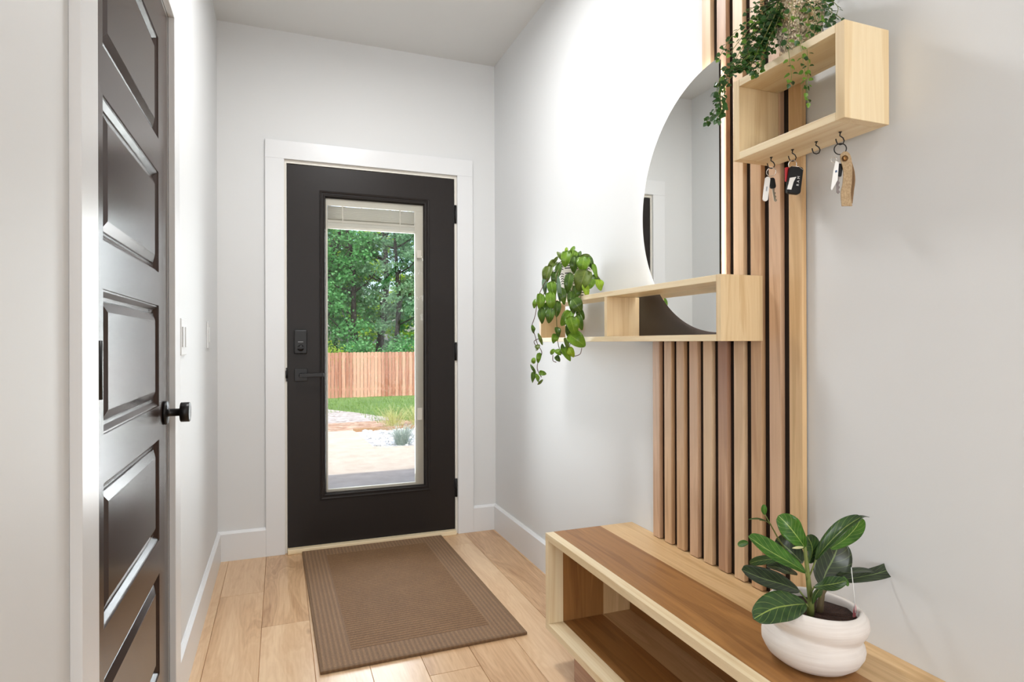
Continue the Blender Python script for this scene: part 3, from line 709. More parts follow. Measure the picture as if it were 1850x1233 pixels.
# ------------------------------------------------------------------ ficus in the white pot on the bench
FC = Vector((1.030, .952, NZ1 + .0003))
fp = thing('potted_ficus', FC, 'broad-leaved ficus in a bulging white clay pot standing on the bench', 'potted plant')
def clay():
    k = NT('white_clay'); co = k.obj(); sp = k.n('ShaderNodeMapping'); sp.inputs['Scale'].default_value = (3, 3, 60); k.l(co, sp.inputs[0])
    n = k.noise(sp.outputs[0], 2, 4, .6, .3); n2 = k.noise(co, 10, 3)
    k.l(k.ramp(k.math('ADD', k.math('MULTIPLY', n, .6), k.math('MULTIPLY', n2, .4)), [(.3, hexc(214, 204, 196)), (.7, hexc(236, 230, 224))]), k.b.inputs['Base Color'])
    k.b.inputs['Roughness'].default_value = .8; k.bump(n, .35, .0012); return k.m
def potfn(x, y, z, a):
    # the waist runs at a slant: higher on the left of the pot, lower on the right
    la = math.atan2(-sy_, cy_); s = math.cos(a - la)
    k = math.exp(-((z - .068) / .035) ** 2)
    z2 = z - .011 * s * k; off = -.005 * math.exp(-((z - .035) / .03) ** 2) + .003 * math.exp(-((z - .095) / .03) ** 2)
    tl = max(0, (z - .10) / .02) ; z2 -= .004 * s * min(1, tl)
    return x + HD.x * off, y + HD.y * off, z2
prof = [(0, .0), (.058, 0), (.072, .005), (.088, .018), (.0965, .034), (.0975, .046), (.094, .057), (.0885, .0645), (.087, .068), (.0885, .072), (.0945, .081), (.098, .092), (.0965, .104), (.091, .114), (.0865, .1185), (.083, .1195), (.080, .117), (.079, .110), (.080, .09), (.06, .084), (0, .083)]
pr2 = []
for (a, b), (c, d) in zip(prof, prof[1:]):
    pr2 += [(a, b), ((a + c) / 2, (b + d) / 2)]
pr2.append(prof[-1])
bm = bmesh.new(); lathe(bm, pr2, FC, 64, potfn); new('pot', bm, clay(), fp)
def soilm():
    k = NT('potting_soil'); n = k.noise(k.obj(), 220, 4, .75); k.l(k.ramp(n, [(.35, hexc(34, 20, 14)), (.6, hexc(66, 38, 24)), (.8, hexc(120, 84, 56))]), k.b.inputs['Base Color'])
    k.b.inputs['Roughness'].default_value = .95; k.bump(n, 1, .004); return k.m
SOIL = soilm()
bm = bmesh.new(); lathe(bm, [(0, .098), (.03, .0985), (.06, .097), (.0785, .099), (.0785, .09), (0, .09)], FC, 40, lambda x, y, z, a: (x, y, z + (.0018 * math.sin(a * 7 + x * 200)))); sob = new('soil', bm, SOIL, fp, smooth=True)
FD = 1.2505
def fpp(px, py, dc=0.): return dep(px, py, FD + dc)
STM = plain('green_stem', hexc(112, 122, 60), .6, bump=(200, .4, .001)); BRK = plain('brown_stem', hexc(96, 82, 54), .75, bump=(200, .6, .0015))
bm = bmesh.new(); tube(bm, [fpp(1464, 1112, -.01), fpp(1465, 1085, -.01), fpp(1461, 1055, -.01), fpp(1458, 1025, -.01), fpp(1454, 990, -.008), fpp(1453, 972, -.006)], [.0075, .0062, .005, .0042, .0036, .002], 10)
new('stem', bm, STM, fp)
bm = bmesh.new(); tube(bm, [fpp(1480, 1112, .01), fpp(1482, 1090, .01), fpp(1486, 1072, .008), fpp(1492, 1066, .006)], [.008, .0068, .005, .003], 10)
new('stem', bm, BRK, fp)
FICD = leaf_mat('ficus_dark', hexc(30, 40, 26), hexc(48, 62, 38), hexc(120, 140, 84), .3, trans=.12)
FICM = leaf_mat('ficus_mid', hexc(40, 66, 34), hexc(62, 94, 44), hexc(160, 180, 90), .3, trans=.2)
FICL = leaf_mat('ficus_bright', hexc(54, 100, 30), hexc(84, 136, 44), hexc(180, 204, 110), .3, trans=.35)
CF = -WV
def fl(pts, w, n, mt, kind='ficus', fold=.12, wave=.05, cup=0., st=None):
    bm = bmesh.new(); leaf(bm, [fpp(*p) for p in pts], w / 875., n, kind, fold, 18, 8, wave, cup)
    o = new('leaf', bm, mt, fp, recalc=False); solid(o, .0007)
    if st:
        b2 = bmesh.new(); q = [fpp(*p) for p in st]; tube(b2, q, [.0018] * len(q), 6); new('petiole', b2, STM, o)
    return o
UP = Vector((0, 0, 1))
fl([(1456, 1092, -.02), (1430, 1094, -.05), (1395, 1101, -.08), (1361, 1119, -.10)], 50, CF * .8 + UP * .6, FICM, st=[(1463, 1100, -.01), (1456, 1092, -.02)])
fl([(1444, 1068, -.0), (1415, 1057, -.01), (1375, 1045, -.02), (1340, 1030, -.03)], 42, CF * .6 + UP * .8, FICD, st=[(1463, 1092, -.01), (1452, 1078, .0), (1444, 1068, .0)])
fl([(1440, 1040, .03), (1425, 1035, .05), (1405, 1026, .06), (1385, 1024, .07)], 26, UP + CF * .4, FICD)
fl([(1455, 1034, -.02), (1425, 1016, -.05), (1385, 993, -.07), (1352, 970, -.08)], 37, CF * .75 + UP * .7 + HD * .2, FICL, fold=.2, st=[(1459, 1050, -.01), (1455, 1034, -.02)])
fl([(1420, 1010, .06), (1395, 1011, .07), (1370, 1014, .08), (1354, 1019, .09)], 17, CF + UP * .4, FICM)
fl([(1352, 981, .05), (1343, 982, .05), (1333, 986, .05)], 12, CF + UP * .4, FICL)
fl([(1454, 990, -.01), (1440, 970, -.02), (1424, 950, -.02), (1406, 932, -.01)], 40, CF * .9 + UP * .3 - HD * .1, FICL, wave=.22, fold=.1)
fl([(1450, 1018, .03), (1432, 1000, .05), (1415, 985, .06), (1402, 974, .06)], 50, CF + UP * .2, FICD, fold=.06)
fl([(1461, 1018, .02), (1467, 1000, .03), (1466, 985, .03), (1458, 968, .02)], 34, CF + HD * .3, FICM, fold=.1)
fl([(1474, 1012, -.02), (1495, 985, -.03), (1525, 955, -.03), (1557, 934, -.01)], 26, CF * .5 + UP * .8 - HD * .5, FICM, fold=.35, st=[(1462, 1042, -.01), (1468, 1028, -.015), (1474, 1012, -.02)])
fl([(1500, 992, .005), (1525, 975, .012), (1545, 955, .012), (1556, 936, .006)], 34, CF - UP * .2 + HD * .1, FICL, fold=.1)
fl([(1530, 950, .0), (1545, 940, .01), (1558, 934, .015), (1571, 935, .03)], 9, UP + CF * .2, FICD, kind='narrow')
fl([(1484, 1060, .0), (1492, 1035, .01), (1506, 1008, .02), (1518, 977, .02)], 66, CF * .95 - HD * .1 + UP * .15, FICD, fold=.1, st=[(1482, 1088, .01), (1482, 1075, .004), (1484, 1060, .0)])
fl([(1518, 1048, .02), (1555, 1043, .03), (1600, 1032, .04), (1646, 1010, .05)], 36, CF * .9 + UP * .55, FICD, kind='paddle', fold=.08, wave=.05, st=[(1486, 1072, .008), (1500, 1058, .012), (1520, 1046, .02)])
fl([(1512, 1040, .0), (1535, 1034, .01), (1560, 1032, .02), (1580, 1034, .03)], 17, UP + CF * .3, FICD)
fl([(1471, 1061, -.03), (1490, 1058, -.05), (1510, 1055, -.06), (1530, 1050, -.07)], 25, CF * .7 + UP * .7, FICM, st=[(1464, 1085, -.01), (1466, 1070, -.02), (1471, 1061, -.03)])
fl([(1523, 1042, -.06), (1527, 1050, -.062), (1533, 1059, -.06)], 9, CF + HD * .5, FICL)
fl([(1468, 1092, -.025), (1472, 1078, -.03), (1478, 1068, -.03), (1484, 1060, -.03)], 18, CF + HD * .4, FICM)
fl([(1452, 989, -.02), (1443, 990, -.03), (1431, 991, -.03)], 5, CF + UP, plain('pale_sheath', hexc(206, 200, 150), .5), kind='narrow')
b2 = bmesh.new(); tube(b2, [fpp(1420, 995, .06), fpp(1405, 972, .05), fpp(1392, 948, .05), fpp(1382, 930, .05)], [.0018, .0015, .0013, .001], 6); tube(b2, [fpp(1392, 948, .05), fpp(1384, 942, .05), fpp(1372, 940, .05)], [.0013, .001, .001], 6)
new('twig', b2, STM, fp)
fl([(1382, 931, .05), (1380, 922, .05), (1380, 912, .05)], 11, CF, FICL)
fl([(1385, 942, .05), (1370, 938, .05), (1352, 939, .05)], 5, CF * .3 + UP, FICM, kind='narrow')
bm = bmesh.new(); tube(bm, [fpp(1545, 1108, -.02), fpp(1543, 1075, -.02), fpp(1538, 1026, -.02)], .0009, 6)
new('plant_stake', bm, plain('clear_stake', hexc(226, 226, 224), .2), fp)
bm = bmesh.new(); prism(bm, [fpp(a, b, -.018) for a, b in ((1541, 1118), (1546, 1117), (1547, 1100), (1545, 1091), (1542, 1104))], WV, .0015); tgp = new('care_tag', bm, plain('pink_tag', hexc(196, 112, 116), .5), fp); tgp['label'] = 'pink plant tag'

# ------------------------------------------------------------------ pothos on the long shelf
PC = Vector((1.104, 2.185, SZ1 + .0003))
pp = thing('potted_pothos', PC, 'trailing heart-leaved pothos in a black and white striped pot on the long shelf', 'potted plant')
def mudcloth():
    k = NT('black_white_dash_glaze'); co = k.n('ShaderNodeTexCoord').outputs['Object']; sp = k.n('ShaderNodeSeparateXYZ')
    ad = k.n('ShaderNodeVectorMath', operation='SUBTRACT'); k.l(co, ad.inputs[0]); ad.inputs[1].default_value = PC; k.l(ad.outputs[0], sp.inputs[0])
    a = k.math('ARCTAN2', sp.outputs[1], sp.outputs[0]); z = sp.outputs[2]
    col = k.math('MULTIPLY', a, 14 / (2 * math.pi)); fc = k.math('FRACT', k.math('ADD', col, 20)); par = k.math('GREATER_THAN', k.math('FRACT', k.math('MULTIPLY', k.math('FLOOR', k.math('ADD', col, 20)), .5)), .25)
    slope = k.math('MULTIPLY', k.math('ABSOLUTE', k.math('SUBTRACT', fc, .5)), k.math('MULTIPLY', par, .012))
    st = k.math('FRACT', k.math('MULTIPLY', k.math('ADD', z, slope), 105))
    line = k.math('LESS_THAN', st, .42)
    gap = k.math('GREATER_THAN', k.math('ABSOLUTE', k.math('SUBTRACT', fc, .5)), .40)
    band = k.math('LESS_THAN', k.math('FRACT', k.math('MULTIPLY', z, 18)), .8)
    f = k.math('MULTIPLY', k.math('MULTIPLY', line, k.math('SUBTRACT', 1, gap)), band)
    k.l(k.mix(f, hexc(236, 232, 222), hexc(34, 28, 32)), k.b.inputs['Base Color']); k.b.inputs['Roughness'].default_value = .5; return k.m
bm = bmesh.new(); lathe(bm, [(0, 0), (.050, 0), (.054, .004), (.062, .05), (.069, .11), (.071, .146), (.069, .149), (.066, .146), (.064, .13), (0, .128)], PC, 48); new('pot', bm, mudcloth(), pp)
bm = bmesh.new(); lathe(bm, [(0, .136), (.03, .137), (.0645, .134), (.0645, .13), (0, .129)], PC, 32); new('soil', bm, SOIL, pp, smooth=True)
PG = [leaf_mat('pothos_deep', hexc(60, 92, 28), hexc(88, 124, 40), hexc(130, 160, 66), .35), leaf_mat('pothos_green', hexc(96, 140, 32), hexc(128, 168, 50), hexc(160, 190, 80), .35),
      leaf_mat('pothos_lime', hexc(140, 176, 34), hexc(178, 206, 60), hexc(200, 220, 100), .35, trans=.4), leaf_mat('pothos_olive', hexc(84, 106, 34), hexc(112, 134, 50), hexc(140, 150, 80), .4), leaf_mat('pothos_greygreen', hexc(96, 130, 104), hexc(130, 158, 128), hexc(160, 180, 150), .4)]
PD = 2.36
def ppp(px, py, dc=0.): return dep(px, py, PD + dc)
# each leaf: centre x, y, width, length (photo pixels), heading of its tip in degrees (270 = straight down), depth offset, colour
PL = [(1022, 470, 19, 28, 262, -.06, 1), (1037, 480, 17, 30, 268, -.05, 0), (1053, 479, 25, 28, 262, -.07, 1), (1051, 509, 31, 38, 250, -.09, 3), (1027, 514, 17, 36, 262, -.10, 0),
      (988, 499, 19, 34, 255, -.05, 3), (998, 525, 17, 28, 280, -.10, 1), (1010, 523, 8, 50, 275, -.11, 4), (1075, 491, 9, 26, 285, -.03, 1), (1083, 516, 17, 20, 290, -.04, 2),
      (1068, 514, 13, 18, 250, -.06, 1), (1059, 526, 13, 24, 285, -.10, 2), (976, 548, 16, 30, 270, -.11, 1), (966, 549, 8, 18, 262, -.09, 1), (995, 546, 18, 32, 275, -.12, 1),
      (1017, 537, 14, 30, 280, -.11, 0), (1043, 553, 24, 28, 305, -.12, 0), (1031, 541, 14, 26, 265, -.10, 0), (993, 572, 17, 26, 262, -.14, 0), (979, 572, 15, 28, 270, -.12, 0),
      (1022, 577, 19, 30, 235, -.13, 1), (1035, 590, 27, 32, 285, -.15, 1), (1048, 584, 13, 28, 285, -.13, 0), (1044, 616, 27, 34, 325, -.14, 1), (1002, 613, 13, 17, 255, -.14, 1),
      (1008, 601, 11, 17, 285, -.15, 0), (1024, 623, 9, 22, 285, -.14, 3), (1032, 638, 14, 19, 300, -.15, 2), (1024, 641, 14, 28, 300, -.14, 1), (1016, 631, 7, 20, 270, -.13, 0),
      (1009, 637, 12, 13, 320, -.15, 1), (1008, 649, 9, 12, 300, -.14, 0), (998, 636, 7, 12, 240, -.14, 1), (963, 595, 8, 16, 280, -.13, 0), (976, 613, 6, 24, 290, -.13, 3),
      (970, 629, 9, 12, 250, -.14, 3), (973, 648, 9, 18, 262, -.14, 1), (964, 652, 8, 11, 262, -.14, 1), (963, 667, 5, 20, 300, -.13, 0), (981, 675, 9, 13, 350, -.14, 1),
      (963, 683, 9, 19, 265, -.14, 0), (971, 683, 8, 16, 285, -.14, 1), (976, 691, 5, 14, 45, -.13, 3), (1023, 453, 6, 12, 80, -.01, 2), (1034, 453, 8, 18, 65, -.02, 1), (1037, 462, 12, 16, 250, -.03, 1),
      (1056, 463, 8, 20, 10, -.04, 3), (996, 479, 13, 20, 225, -.04, 3), (1003, 470, 6, 16, 50, -.04, 3), (1066, 472, 13, 22, 310, -.02, 0), (1070, 482, 10, 24, 300, -.01, 0), (1008, 492, 12, 30, 262, -.05, 0),
      (984, 520, 10, 28, 275, -.06, 4), (1002, 505, 14, 26, 260, -.06, 0), (1040, 532, 18, 26, 275, -.07, 0), (1030, 462, 12, 20, 100, .0, 1), (1046, 462, 12, 18, 70, .0, 0), (1012, 462, 12, 18, 130, .0, 3),
      (1036, 557, 14, 26, 270, -.10, 0), (1006, 560, 14, 28, 268, -.11, 0), (986, 560, 12, 26, 250, -.11, 0), (1050, 570, 14, 20, 300, -.11, 0), (1028, 598, 14, 24, 260, -.12, 0), (1078, 504, 12, 18, 330, -.01, 0)]
for (px, py, w, L, an, dc, ci) in PL:
    a = math.radians(an); d = Vector((math.cos(a), math.sin(a)))
    s = L / 2; b0 = ppp(px - d.x * s, py + d.y * s, dc); mid = ppp(px, py, dc - .012); tp = ppp(px + d.x * s, py - d.y * s, dc + .004)
    bm = bmesh.new(); nn = CF + UP * U(0, .5) + HD * U(-.4, .4)
    leaf(bm, [b0, mid, tp], w / 465., nn, 'heart' if w > 8 else 'narrow', U(.05, .25), 10, 6, .08)
    o = new('leaf', bm, PG[ci], pp, recalc=False); solid(o, .0005)
VST = plain('vine_stem', hexc(104, 104, 50), .6); VSB = plain('old_vine_stem', hexc(92, 62, 52), .7)
VN = [([(1030, 474, -.01), (1000, 490, -.05), (975, 530, -.09), (967, 570, -.12), (961, 590, -.13), (966, 605, -.13), (971, 622, -.13), (979, 638, -.13), (972, 655, -.13), (971, 668, -.13), (978, 682, -.13)], VSB),
      ([(1035, 474, -.01), (1008, 488, -.06), (1004, 540, -.11), (1006, 590, -.13), (1008, 620, -.14), (1014, 640, -.14)], VST),
      ([(1040, 474, -.01), (1035, 500, -.07), (1034, 550, -.11), (1037, 600, -.13), (1030, 622, -.14), (1026, 636, -.14)], VST),
      ([(1045, 474, -.01), (1058, 490, -.06), (1050, 530, -.10), (1046, 560, -.12), (1044, 600, -.13)], VST),
      ([(1032, 474, .0), (995, 482, -.03), (985, 520, -.07), (978, 560, -.11)], VST),
      ([(1051, 629, -.14), (1048, 640, -.14), (1038, 644, -.14)], VSB), ([(999, 642, -.14), (999, 652, -.14), (1005, 655, -.14)], VSB),
      ([(1045, 472, -.0), (1062, 470, -.02), (1076, 486, -.02), (1082, 510, -.03)], VST), ([(1026, 472, .0), (1030, 455, -.01), (1035, 446, -.01)], VST), ([(968, 625, -.13), (965, 617, -.13), (974, 612, -.13)], VSB)]
for pts, mt_ in VN:
    bm = bmesh.new(); q = interp([tuple(ppp(*p)) for p in pts], 5); tube(bm, q, .0014, 5); new('vine', bm, mt_, pp)

# ------------------------------------------------------------------ small-leaved trailing plant on the box shelf
TC = Vector((1.120, 1.072, BZ1 + .0003))
tp = thing('trailing_plant', TC, 'small-leaved trailing plant in a glittering gold pot on the high box shelf', 'potted plant')
def crackle():
    k = NT('gold_silver_foil'); co = k.obj(); v = k.n('ShaderNodeTexVoronoi'); v.inputs['Scale'].default_value = 230; k.l(co, v.inputs['Vector'])
    n = k.noise(co, 16, 3); sp = k.n('ShaderNodeSeparateColor'); k.l(v.outputs['Color'], sp.inputs[0])
    gold = k.ramp(sp.outputs[0], [(.0, hexc(120, 96, 62)), (.5, hexc(214, 184, 136)), (1, hexc(255, 240, 214))])
    silv = k.ramp(sp.outputs[1], [(.0, hexc(100, 88, 70)), (.5, hexc(190, 172, 146)), (1, hexc(246, 232, 208))])
    k.l(k.mix(k.ramp(n, [(.42, (0, 0, 0, 1)), (.58, (1, 1, 1, 1))]), gold, silv), k.b.inputs['Base Color']); k.b.inputs['Metallic'].default_value = .45; k.b.inputs['Roughness'].default_value = .35
    k.bump(v.outputs['Distance'], .9, .003); return k.m
bm = bmesh.new(); lathe(bm, [(0, 0), (.030, 0), (.034, .004), (.044, .04), (.053, .09), (.057, .128), (.055, .130), (.052, .126), (.05, .115), (0, .113)], TC, 48); new('pot', bm, crackle(), tp)
bm = bmesh.new(); lathe(bm, [(0, .121), (.0505, .119), (.0505, .115), (0, .1135)], TC, 32); new('soil', bm, SOIL, tp, smooth=True)
TL = leaf_mat('ivy_small', hexc(26, 58, 22), hexc(56, 98, 36), hexc(110, 140, 70), .35, veins=False, trans=.15)
TL2 = leaf_mat('ivy_small_young', hexc(78, 120, 34), hexc(120, 158, 58), hexc(150, 180, 80), .35, veins=False, trans=.3)
TS = plain('ivy_stem', hexc(122, 128, 66), .6)
def small_leaf(bm, p, d, n, L, W, mi):
    d = d.normalized(); s = d.cross(n)
    if s.length < 1e-3: s = d.cross(UP)
    s.normalize(); nn = s.cross(d)
    o = [(0, 0, 0), (.08, .38, .08), (.40, .5, .1), (.75, .28, .03), (1.0, 0, -.08), (.75, -.28, .03), (.40, -.5, .1), (.08, -.38, .08)]
    v = [bm.verts.new(p + d * a * L + s * b * W + nn * c * L) for a, b, c in o]; c = bm.verts.new(p + d * .42 * L - nn * .04 * L)
    for i in range(8):
        f = bm.faces.new((v[i], v[(i + 1) % 8], c)); f.smooth = True; f.material_index = mi
def vine(pts, step=.011, young=0., L=.0125, sc=1., skip=0.):
    bm = bmesh.new(); q = [Vector(p) for p in interp([tuple(p) for p in pts], 8)]; tube(bm, q, .0007, 4, mi=1)
    acc = 0; sgn = 1
    for a, b in zip(q, q[1:]):
        d = b - a; acc += d.length
        while acc > step:
            acc -= step
            if rnd() < skip: continue
            base = b - d.normalized() * acc if d.length > 1e-6 else b
            dn = d.normalized()
            for s in (1, -1):
                if rnd() < .12: continue
                side = (RV * s * math.cos(.6 * sgn) + WV * s * math.sin(.9 * sgn) * .8).normalized()
                dd = (side * .9 + dn * U(.2, .8) + UP * U(-.5, .35) + RV * U(-.3, .3)).normalized()
                nn = (CF * U(.3, 1) + UP * U(0, .9) + RV * U(-.4, .4))
                l = L * sc * U(.75, 1.2)
                small_leaf(bm, base + side * .003, dd, nn, l, l * U(.85, 1.05), 2 if rnd() < young else 0)
            sgn = -sgn
    small_leaf(bm, q[-1], (q[-1] - q[-2]), CF, L * .9, L * .8, 2 if rnd() < young + .2 else 0)
    return new('vine', bm, [TL, TS, TL2], tp, recalc=False)
TDp = 1.40
def tpp(px, py, dc=0.): return dep(px, py, TDp + dc)
rim = lambda: (U(1415, 1480), U(-14, -4), U(-.04, .03))
VS = [[(1425, -6, .0), (1400, 8, .02), (1372, 24, .03), (1345, 45, .03), (1325, 62, .03), (1312, 82, .02), (1298, 106, .02)],
      [(1420, -2, .0), (1395, 22, .01), (1368, 38, .02), (1345, 62, .02), (1328, 84, .02), (1318, 98, .02)],
      [(1418, 0, .0), (1392, 30, .0), (1366, 56, .0), (1340, 88, .0), (1322, 122, -.01), (1308, 150, -.02), (1300, 176, -.02), (1292, 200, -.02), (1276, 222, -.02)],
      [(1420, 2, -.01), (1395, 40, -.02), (1372, 78, -.03), (1345, 110, -.05), (1322, 138, -.06), (1306, 165, -.06), (1303, 195, -.06), (1300, 218, -.06)],
      [(1415, 6, .0), (1398, 30, -.01), (1384, 62, -.02), (1362, 92, -.03), (1346, 116, -.05), (1330, 128, -.06)],
      [(1418, 4, -.02), (1406, 34, -.03), (1394, 66, -.04), (1380, 96, -.06), (1374, 118, -.075), (1368, 134, -.08)],
      [(1416, 0, .02), (1400, 26, .02), (1388, 54, .02), (1376, 78, .02), (1366, 98, .0)],
      [(1412, 2, .02), (1398, 40, .02), (1392, 72, .02), (1388, 94, .01)],
      [(1414, 4, .0), (1404, 44, .01), (1400, 74, .01), (1396, 92, .0)],
      [(1414, -4, .03), (1392, 10, .04), (1378, 20, .05), (1366, 44, .05), (1356, 72, .05), (1350, 96, .04)],
      [(1418, 0, -.02), (1390, 46, -.03), (1370, 90, -.05), (1352, 124, -.06)],
      [(1432, 2, -.06), (1428, 28, -.075), (1424, 56, -.08), (1424, 84, -.085), (1427, 112, -.09), (1430, 138, -.09), (1426, 152, -.09)],
      [(1446, 2, -.06), (1440, 30, -.07), (1443, 60, -.08), (1448, 92, -.095), (1453, 122, -.10), (1458, 150, -.10), (1460, 186, -.10)],
      [(1462, 0, -.05), (1460, 26, -.07), (1462, 52, -.08), (1458, 86, -.09), (1460, 120, -.10), (1456, 168, -.10)],
      [(1452, -2, -.05), (1466, 12, -.07), (1474, 36, -.08), (1468, 60, -.09)],
      [(1470, -4, -.04), (1490, 4, -.06), (1502, 20, -.07), (1494, 40, -.08), (1482, 52, -.085)],
      [(1476, -6, -.03), (1500, 0, -.04), (1514, 14, -.05), (1508, 32, -.05), (1500, 44, -.06)],
      [(1478, -8, .0), (1510, -4, .0), (1532, 2, .0), (1537, 18, -.01), (1545, 36, -.02)],
      [(1480, -10, .0), (1520, -14, .0), (1545, -8, -.02), (1560, 20, -.04), (1567, 46, -.05), (1567, 72, -.05)],
      [(1470, 0, -.04), (1486, 14, -.07), (1480, 36, -.08), (1476, 48, -.08)],
      [(1480, -2, -.02), (1494, 16, -.03), (1512, 28, -.04), (1520, 34, -.04)],
      [(1410, -6, .02), (1388, -2, .03), (1368, 8, .04), (1348, 24, .04)],
      [(1400, 4, .03), (1386, 16, .03), (1374, 40, .03), (1362, 66, .03)],
      [(1420, 6, -.02), (1396, 56, -.03), (1378, 86, -.05), (1356, 112, -.06), (1340, 126, -.06)]]
for j in (3, 4, 5, 6, 6, 10, 24, 9, 10, 22):
    VS.append([(a + U(-9, 4), b + U(-6, 6), c + U(-.015, .015)) for a, b, c in VS[j]])
for i, v_ in enumerate(VS):
    sparse = i in (17, 18); front = i in (11, 12, 13)
    vine([tpp(*p) for p in v_], .021 if sparse else (.015 if front else .013 if i < 2 else .0105), .55 if front else .06, .0125, 1.0 if i in (0, 1, 2) else .95, .45 if i == 18 else (.15 if front else 0))
# crown of foliage over the pot rim
bm = bmesh.new()
for k in range(300):
    a = U(0, 2 * math.pi); r = U(.0, .062); p = TC + Vector((math.cos(a) * r, math.sin(a) * r, .125 + U(0, .035)))
    small_leaf(bm, p, Vector((math.cos(a), math.sin(a), U(-.2, .5))), Vector((U(-.5, .5) - .3, U(-.5, .5) - .5, .6)), .0125 * U(.8, 1.3), .011, 0 if rnd() < .8 else 1)
new('leaf_crown', bm, [TL, TL2], tp, recalc=False)

# ------------------------------------------------------------------ ceiling lamps (one over the entry, one added unseen nearer the living room)
for i, (x, y, lb) in enumerate(((.42, 2.15, 'round white flush ceiling lamp above the doormat end of the bench'), (.30, -.9, 'added unseen flush ceiling lamp behind the viewer giving fill light'))):
    t = thing('ceiling_lamp', (x, y, HC), lb, 'ceiling light', 'flush ceiling lamps')
    bm = bmesh.new(); lathe(bm, [(0, 0), (.185, 0), (.185, -.012), (.172, -.03), (.168, -.03), (.168, -.02)], (x, y, HC), 48); new('housing', bm, M['trim'], t)
    bm = bmesh.new(); lathe(bm, [(0, -.022), (.166, -.021), (.166, -.028), (.12, -.036), (0, -.04)], (x, y, HC), 48); new('diffuser', bm, M['lamp'], t)

# ------------------------------------------------------------------ outside
def gz(x, y): return -.16 if y < 9.0 else -.16 - (y - 9.0) * .0565
def grassmat():
    k = NT('lawn_grass'); co = k.obj(); n = k.noise(co, 30, 5, .7); n2 = k.noise(co, .9, 3)
    k.l(k.ramp(k.math('ADD', k.math('MULTIPLY', n, .7), k.math('MULTIPLY', n2, .3)), [(.3, hexc(84, 124, 60)), (.55, hexc(130, 166, 88)), (.75, hexc(186, 200, 124))]), k.b.inputs['Base Color'])
    k.b.inputs['Roughness'].default_value = .9; k.bump(n, 1, .05); return k.m
def gravelmat(a, b, c, s):
    k = NT('gravel'); co = k.obj(); v = k.n('ShaderNodeTexVoronoi'); v.inputs['Scale'].default_value = s; k.l(co, v.inputs['Vector'])
    sp = k.n('ShaderNodeSeparateColor'); k.l(v.outputs['Color'], sp.inputs[0]); k.l(k.ramp(sp.outputs[0], [(0, a), (.5, b), (1, c)]), k.b.inputs['Base Color'])
    k.b.inputs['Roughness'].default_value = .9; k.bump(v.outputs['Distance'], 1, .03); return k.m
bm = bmesh.new(); ys = [YB + .13, 9.0, 12, 16, 20, 26, 34, 60]
rows = [[bm.verts.new((x, y, gz(x, y) - .02)) for x in (-30, -5, 0, 5, 15, 50)] for y in ys]
for a, b in zip(rows, rows[1:]):
    for k in range(5): bm.faces.new((a[k], a[k + 1], b[k + 1], b[k]))
new('lawn', bm, grassmat(), kind='structure')
conc = NT('concrete'); n = conc.noise(conc.obj(), 6, 5, .6); conc.l(conc.ramp(n, [(.3, hexc(200, 184, 168)), (.7, hexc(222, 208, 192))]), conc.b.inputs['Base Color']); conc.b.inputs['Roughness'].default_value = .9
def slabp(name, pts, z0, z1, mat, **kw):
    bm = bmesh.new(); prism(bm, [(x, y, z0) for x, y in pts], (0, 0, 1), z1 - z0); return new(name, bm, mat, kind='structure')
slabp('patio', [(-8, YB + .14), (7, YB + .14), (7, 7.0), (1.30, 7.42), (1.05, 7.55), (.985, 9.0), (-8, 9.6)], -.30, -.15, conc.m)
# gravel bed edged with a timber, driveway gravel
slabp('gravel_bed', [(1.05, 7.5), (1.35, 7.3), (7, 6.9), (7, 8.9), (.99, 8.95)], -.26, -.165, gravelmat(hexc(170, 172, 176), hexc(226, 228, 230), hexc(250, 250, 250), 26))
ed = bx('edging_timber', .98, 7.0, 8.92, 9.02, -.26, -.12, plain('sandy_timber', hexc(176, 140, 104), .9)); tag(ed, 'low timber edging along the back of the stone bed', 'garden edging')
bm = bmesh.new(); pts = [(-9, 9.55), (.2, 9.3), (.98, 9.02), (1.9, 9.3), (2.0, 11.0), (1.6, 13.5), (.9, 16.5), (-3.2, 18.2), (-14, 18.5)]
vv = [bm.verts.new((x, y, gz(x, y) + .004)) for x, y in pts]; bm.faces.new(vv); bmesh.ops.triangulate(bm, faces=bm.faces[:])
new('driveway', bm, gravelmat(hexc(150, 140, 132), hexc(196, 188, 182), hexc(224, 216, 212), 14), kind='structure')
bm = bmesh.new(); vv = [bm.verts.new((x, y, gz(x, y) + .008)) for x, y in ((-6, 9.5), (1.0, 9.03), (7, 9.03), (7, 9.9), (2.4, 10.3), (1.8, 10.8), (0, 10.6), (-6, 11.2))]; bm.faces.new(vv); bmesh.ops.triangulate(bm, faces=bm.faces[:])
new('bare_soil', bm, gravelmat(hexc(150, 112, 88), hexc(196, 160, 134), hexc(222, 196, 172), 10), kind='structure')
# loose white stones of the bed
st0 = None
def stone():
    bm = bmesh.new(); bmesh.ops.create_icosphere(bm, subdivisions=1, radius=1)
    for v in bm.verts: v.co *= U(.8, 1.15); v.co.z *= .6
    return bm
big = bmesh.new(); 
for k in range(700):
    y = U(7.35, 8.9); x = U(1.1, 4.2)
    if y < 7.5 and x < 1.4: continue
    r = U(.025, .055); mm = Matrix.Translation((x, y, -.155)) @ Matrix.Rotation(U(0, 6), 4, 'Z') @ Matrix.Diagonal((r, r * U(.6, 1), r * .6, 1))
    bmesh.ops.create_icosphere(big, subdivisions=1, radius=1, matrix=mm)
o = new('pebbles', big, gravelmat(hexc(176, 178, 182), hexc(230, 232, 234), hexc(252, 252, 252), 9)); tag(o, 'loose white landscaping stones beside the patio', 'stones', kind='stuff')

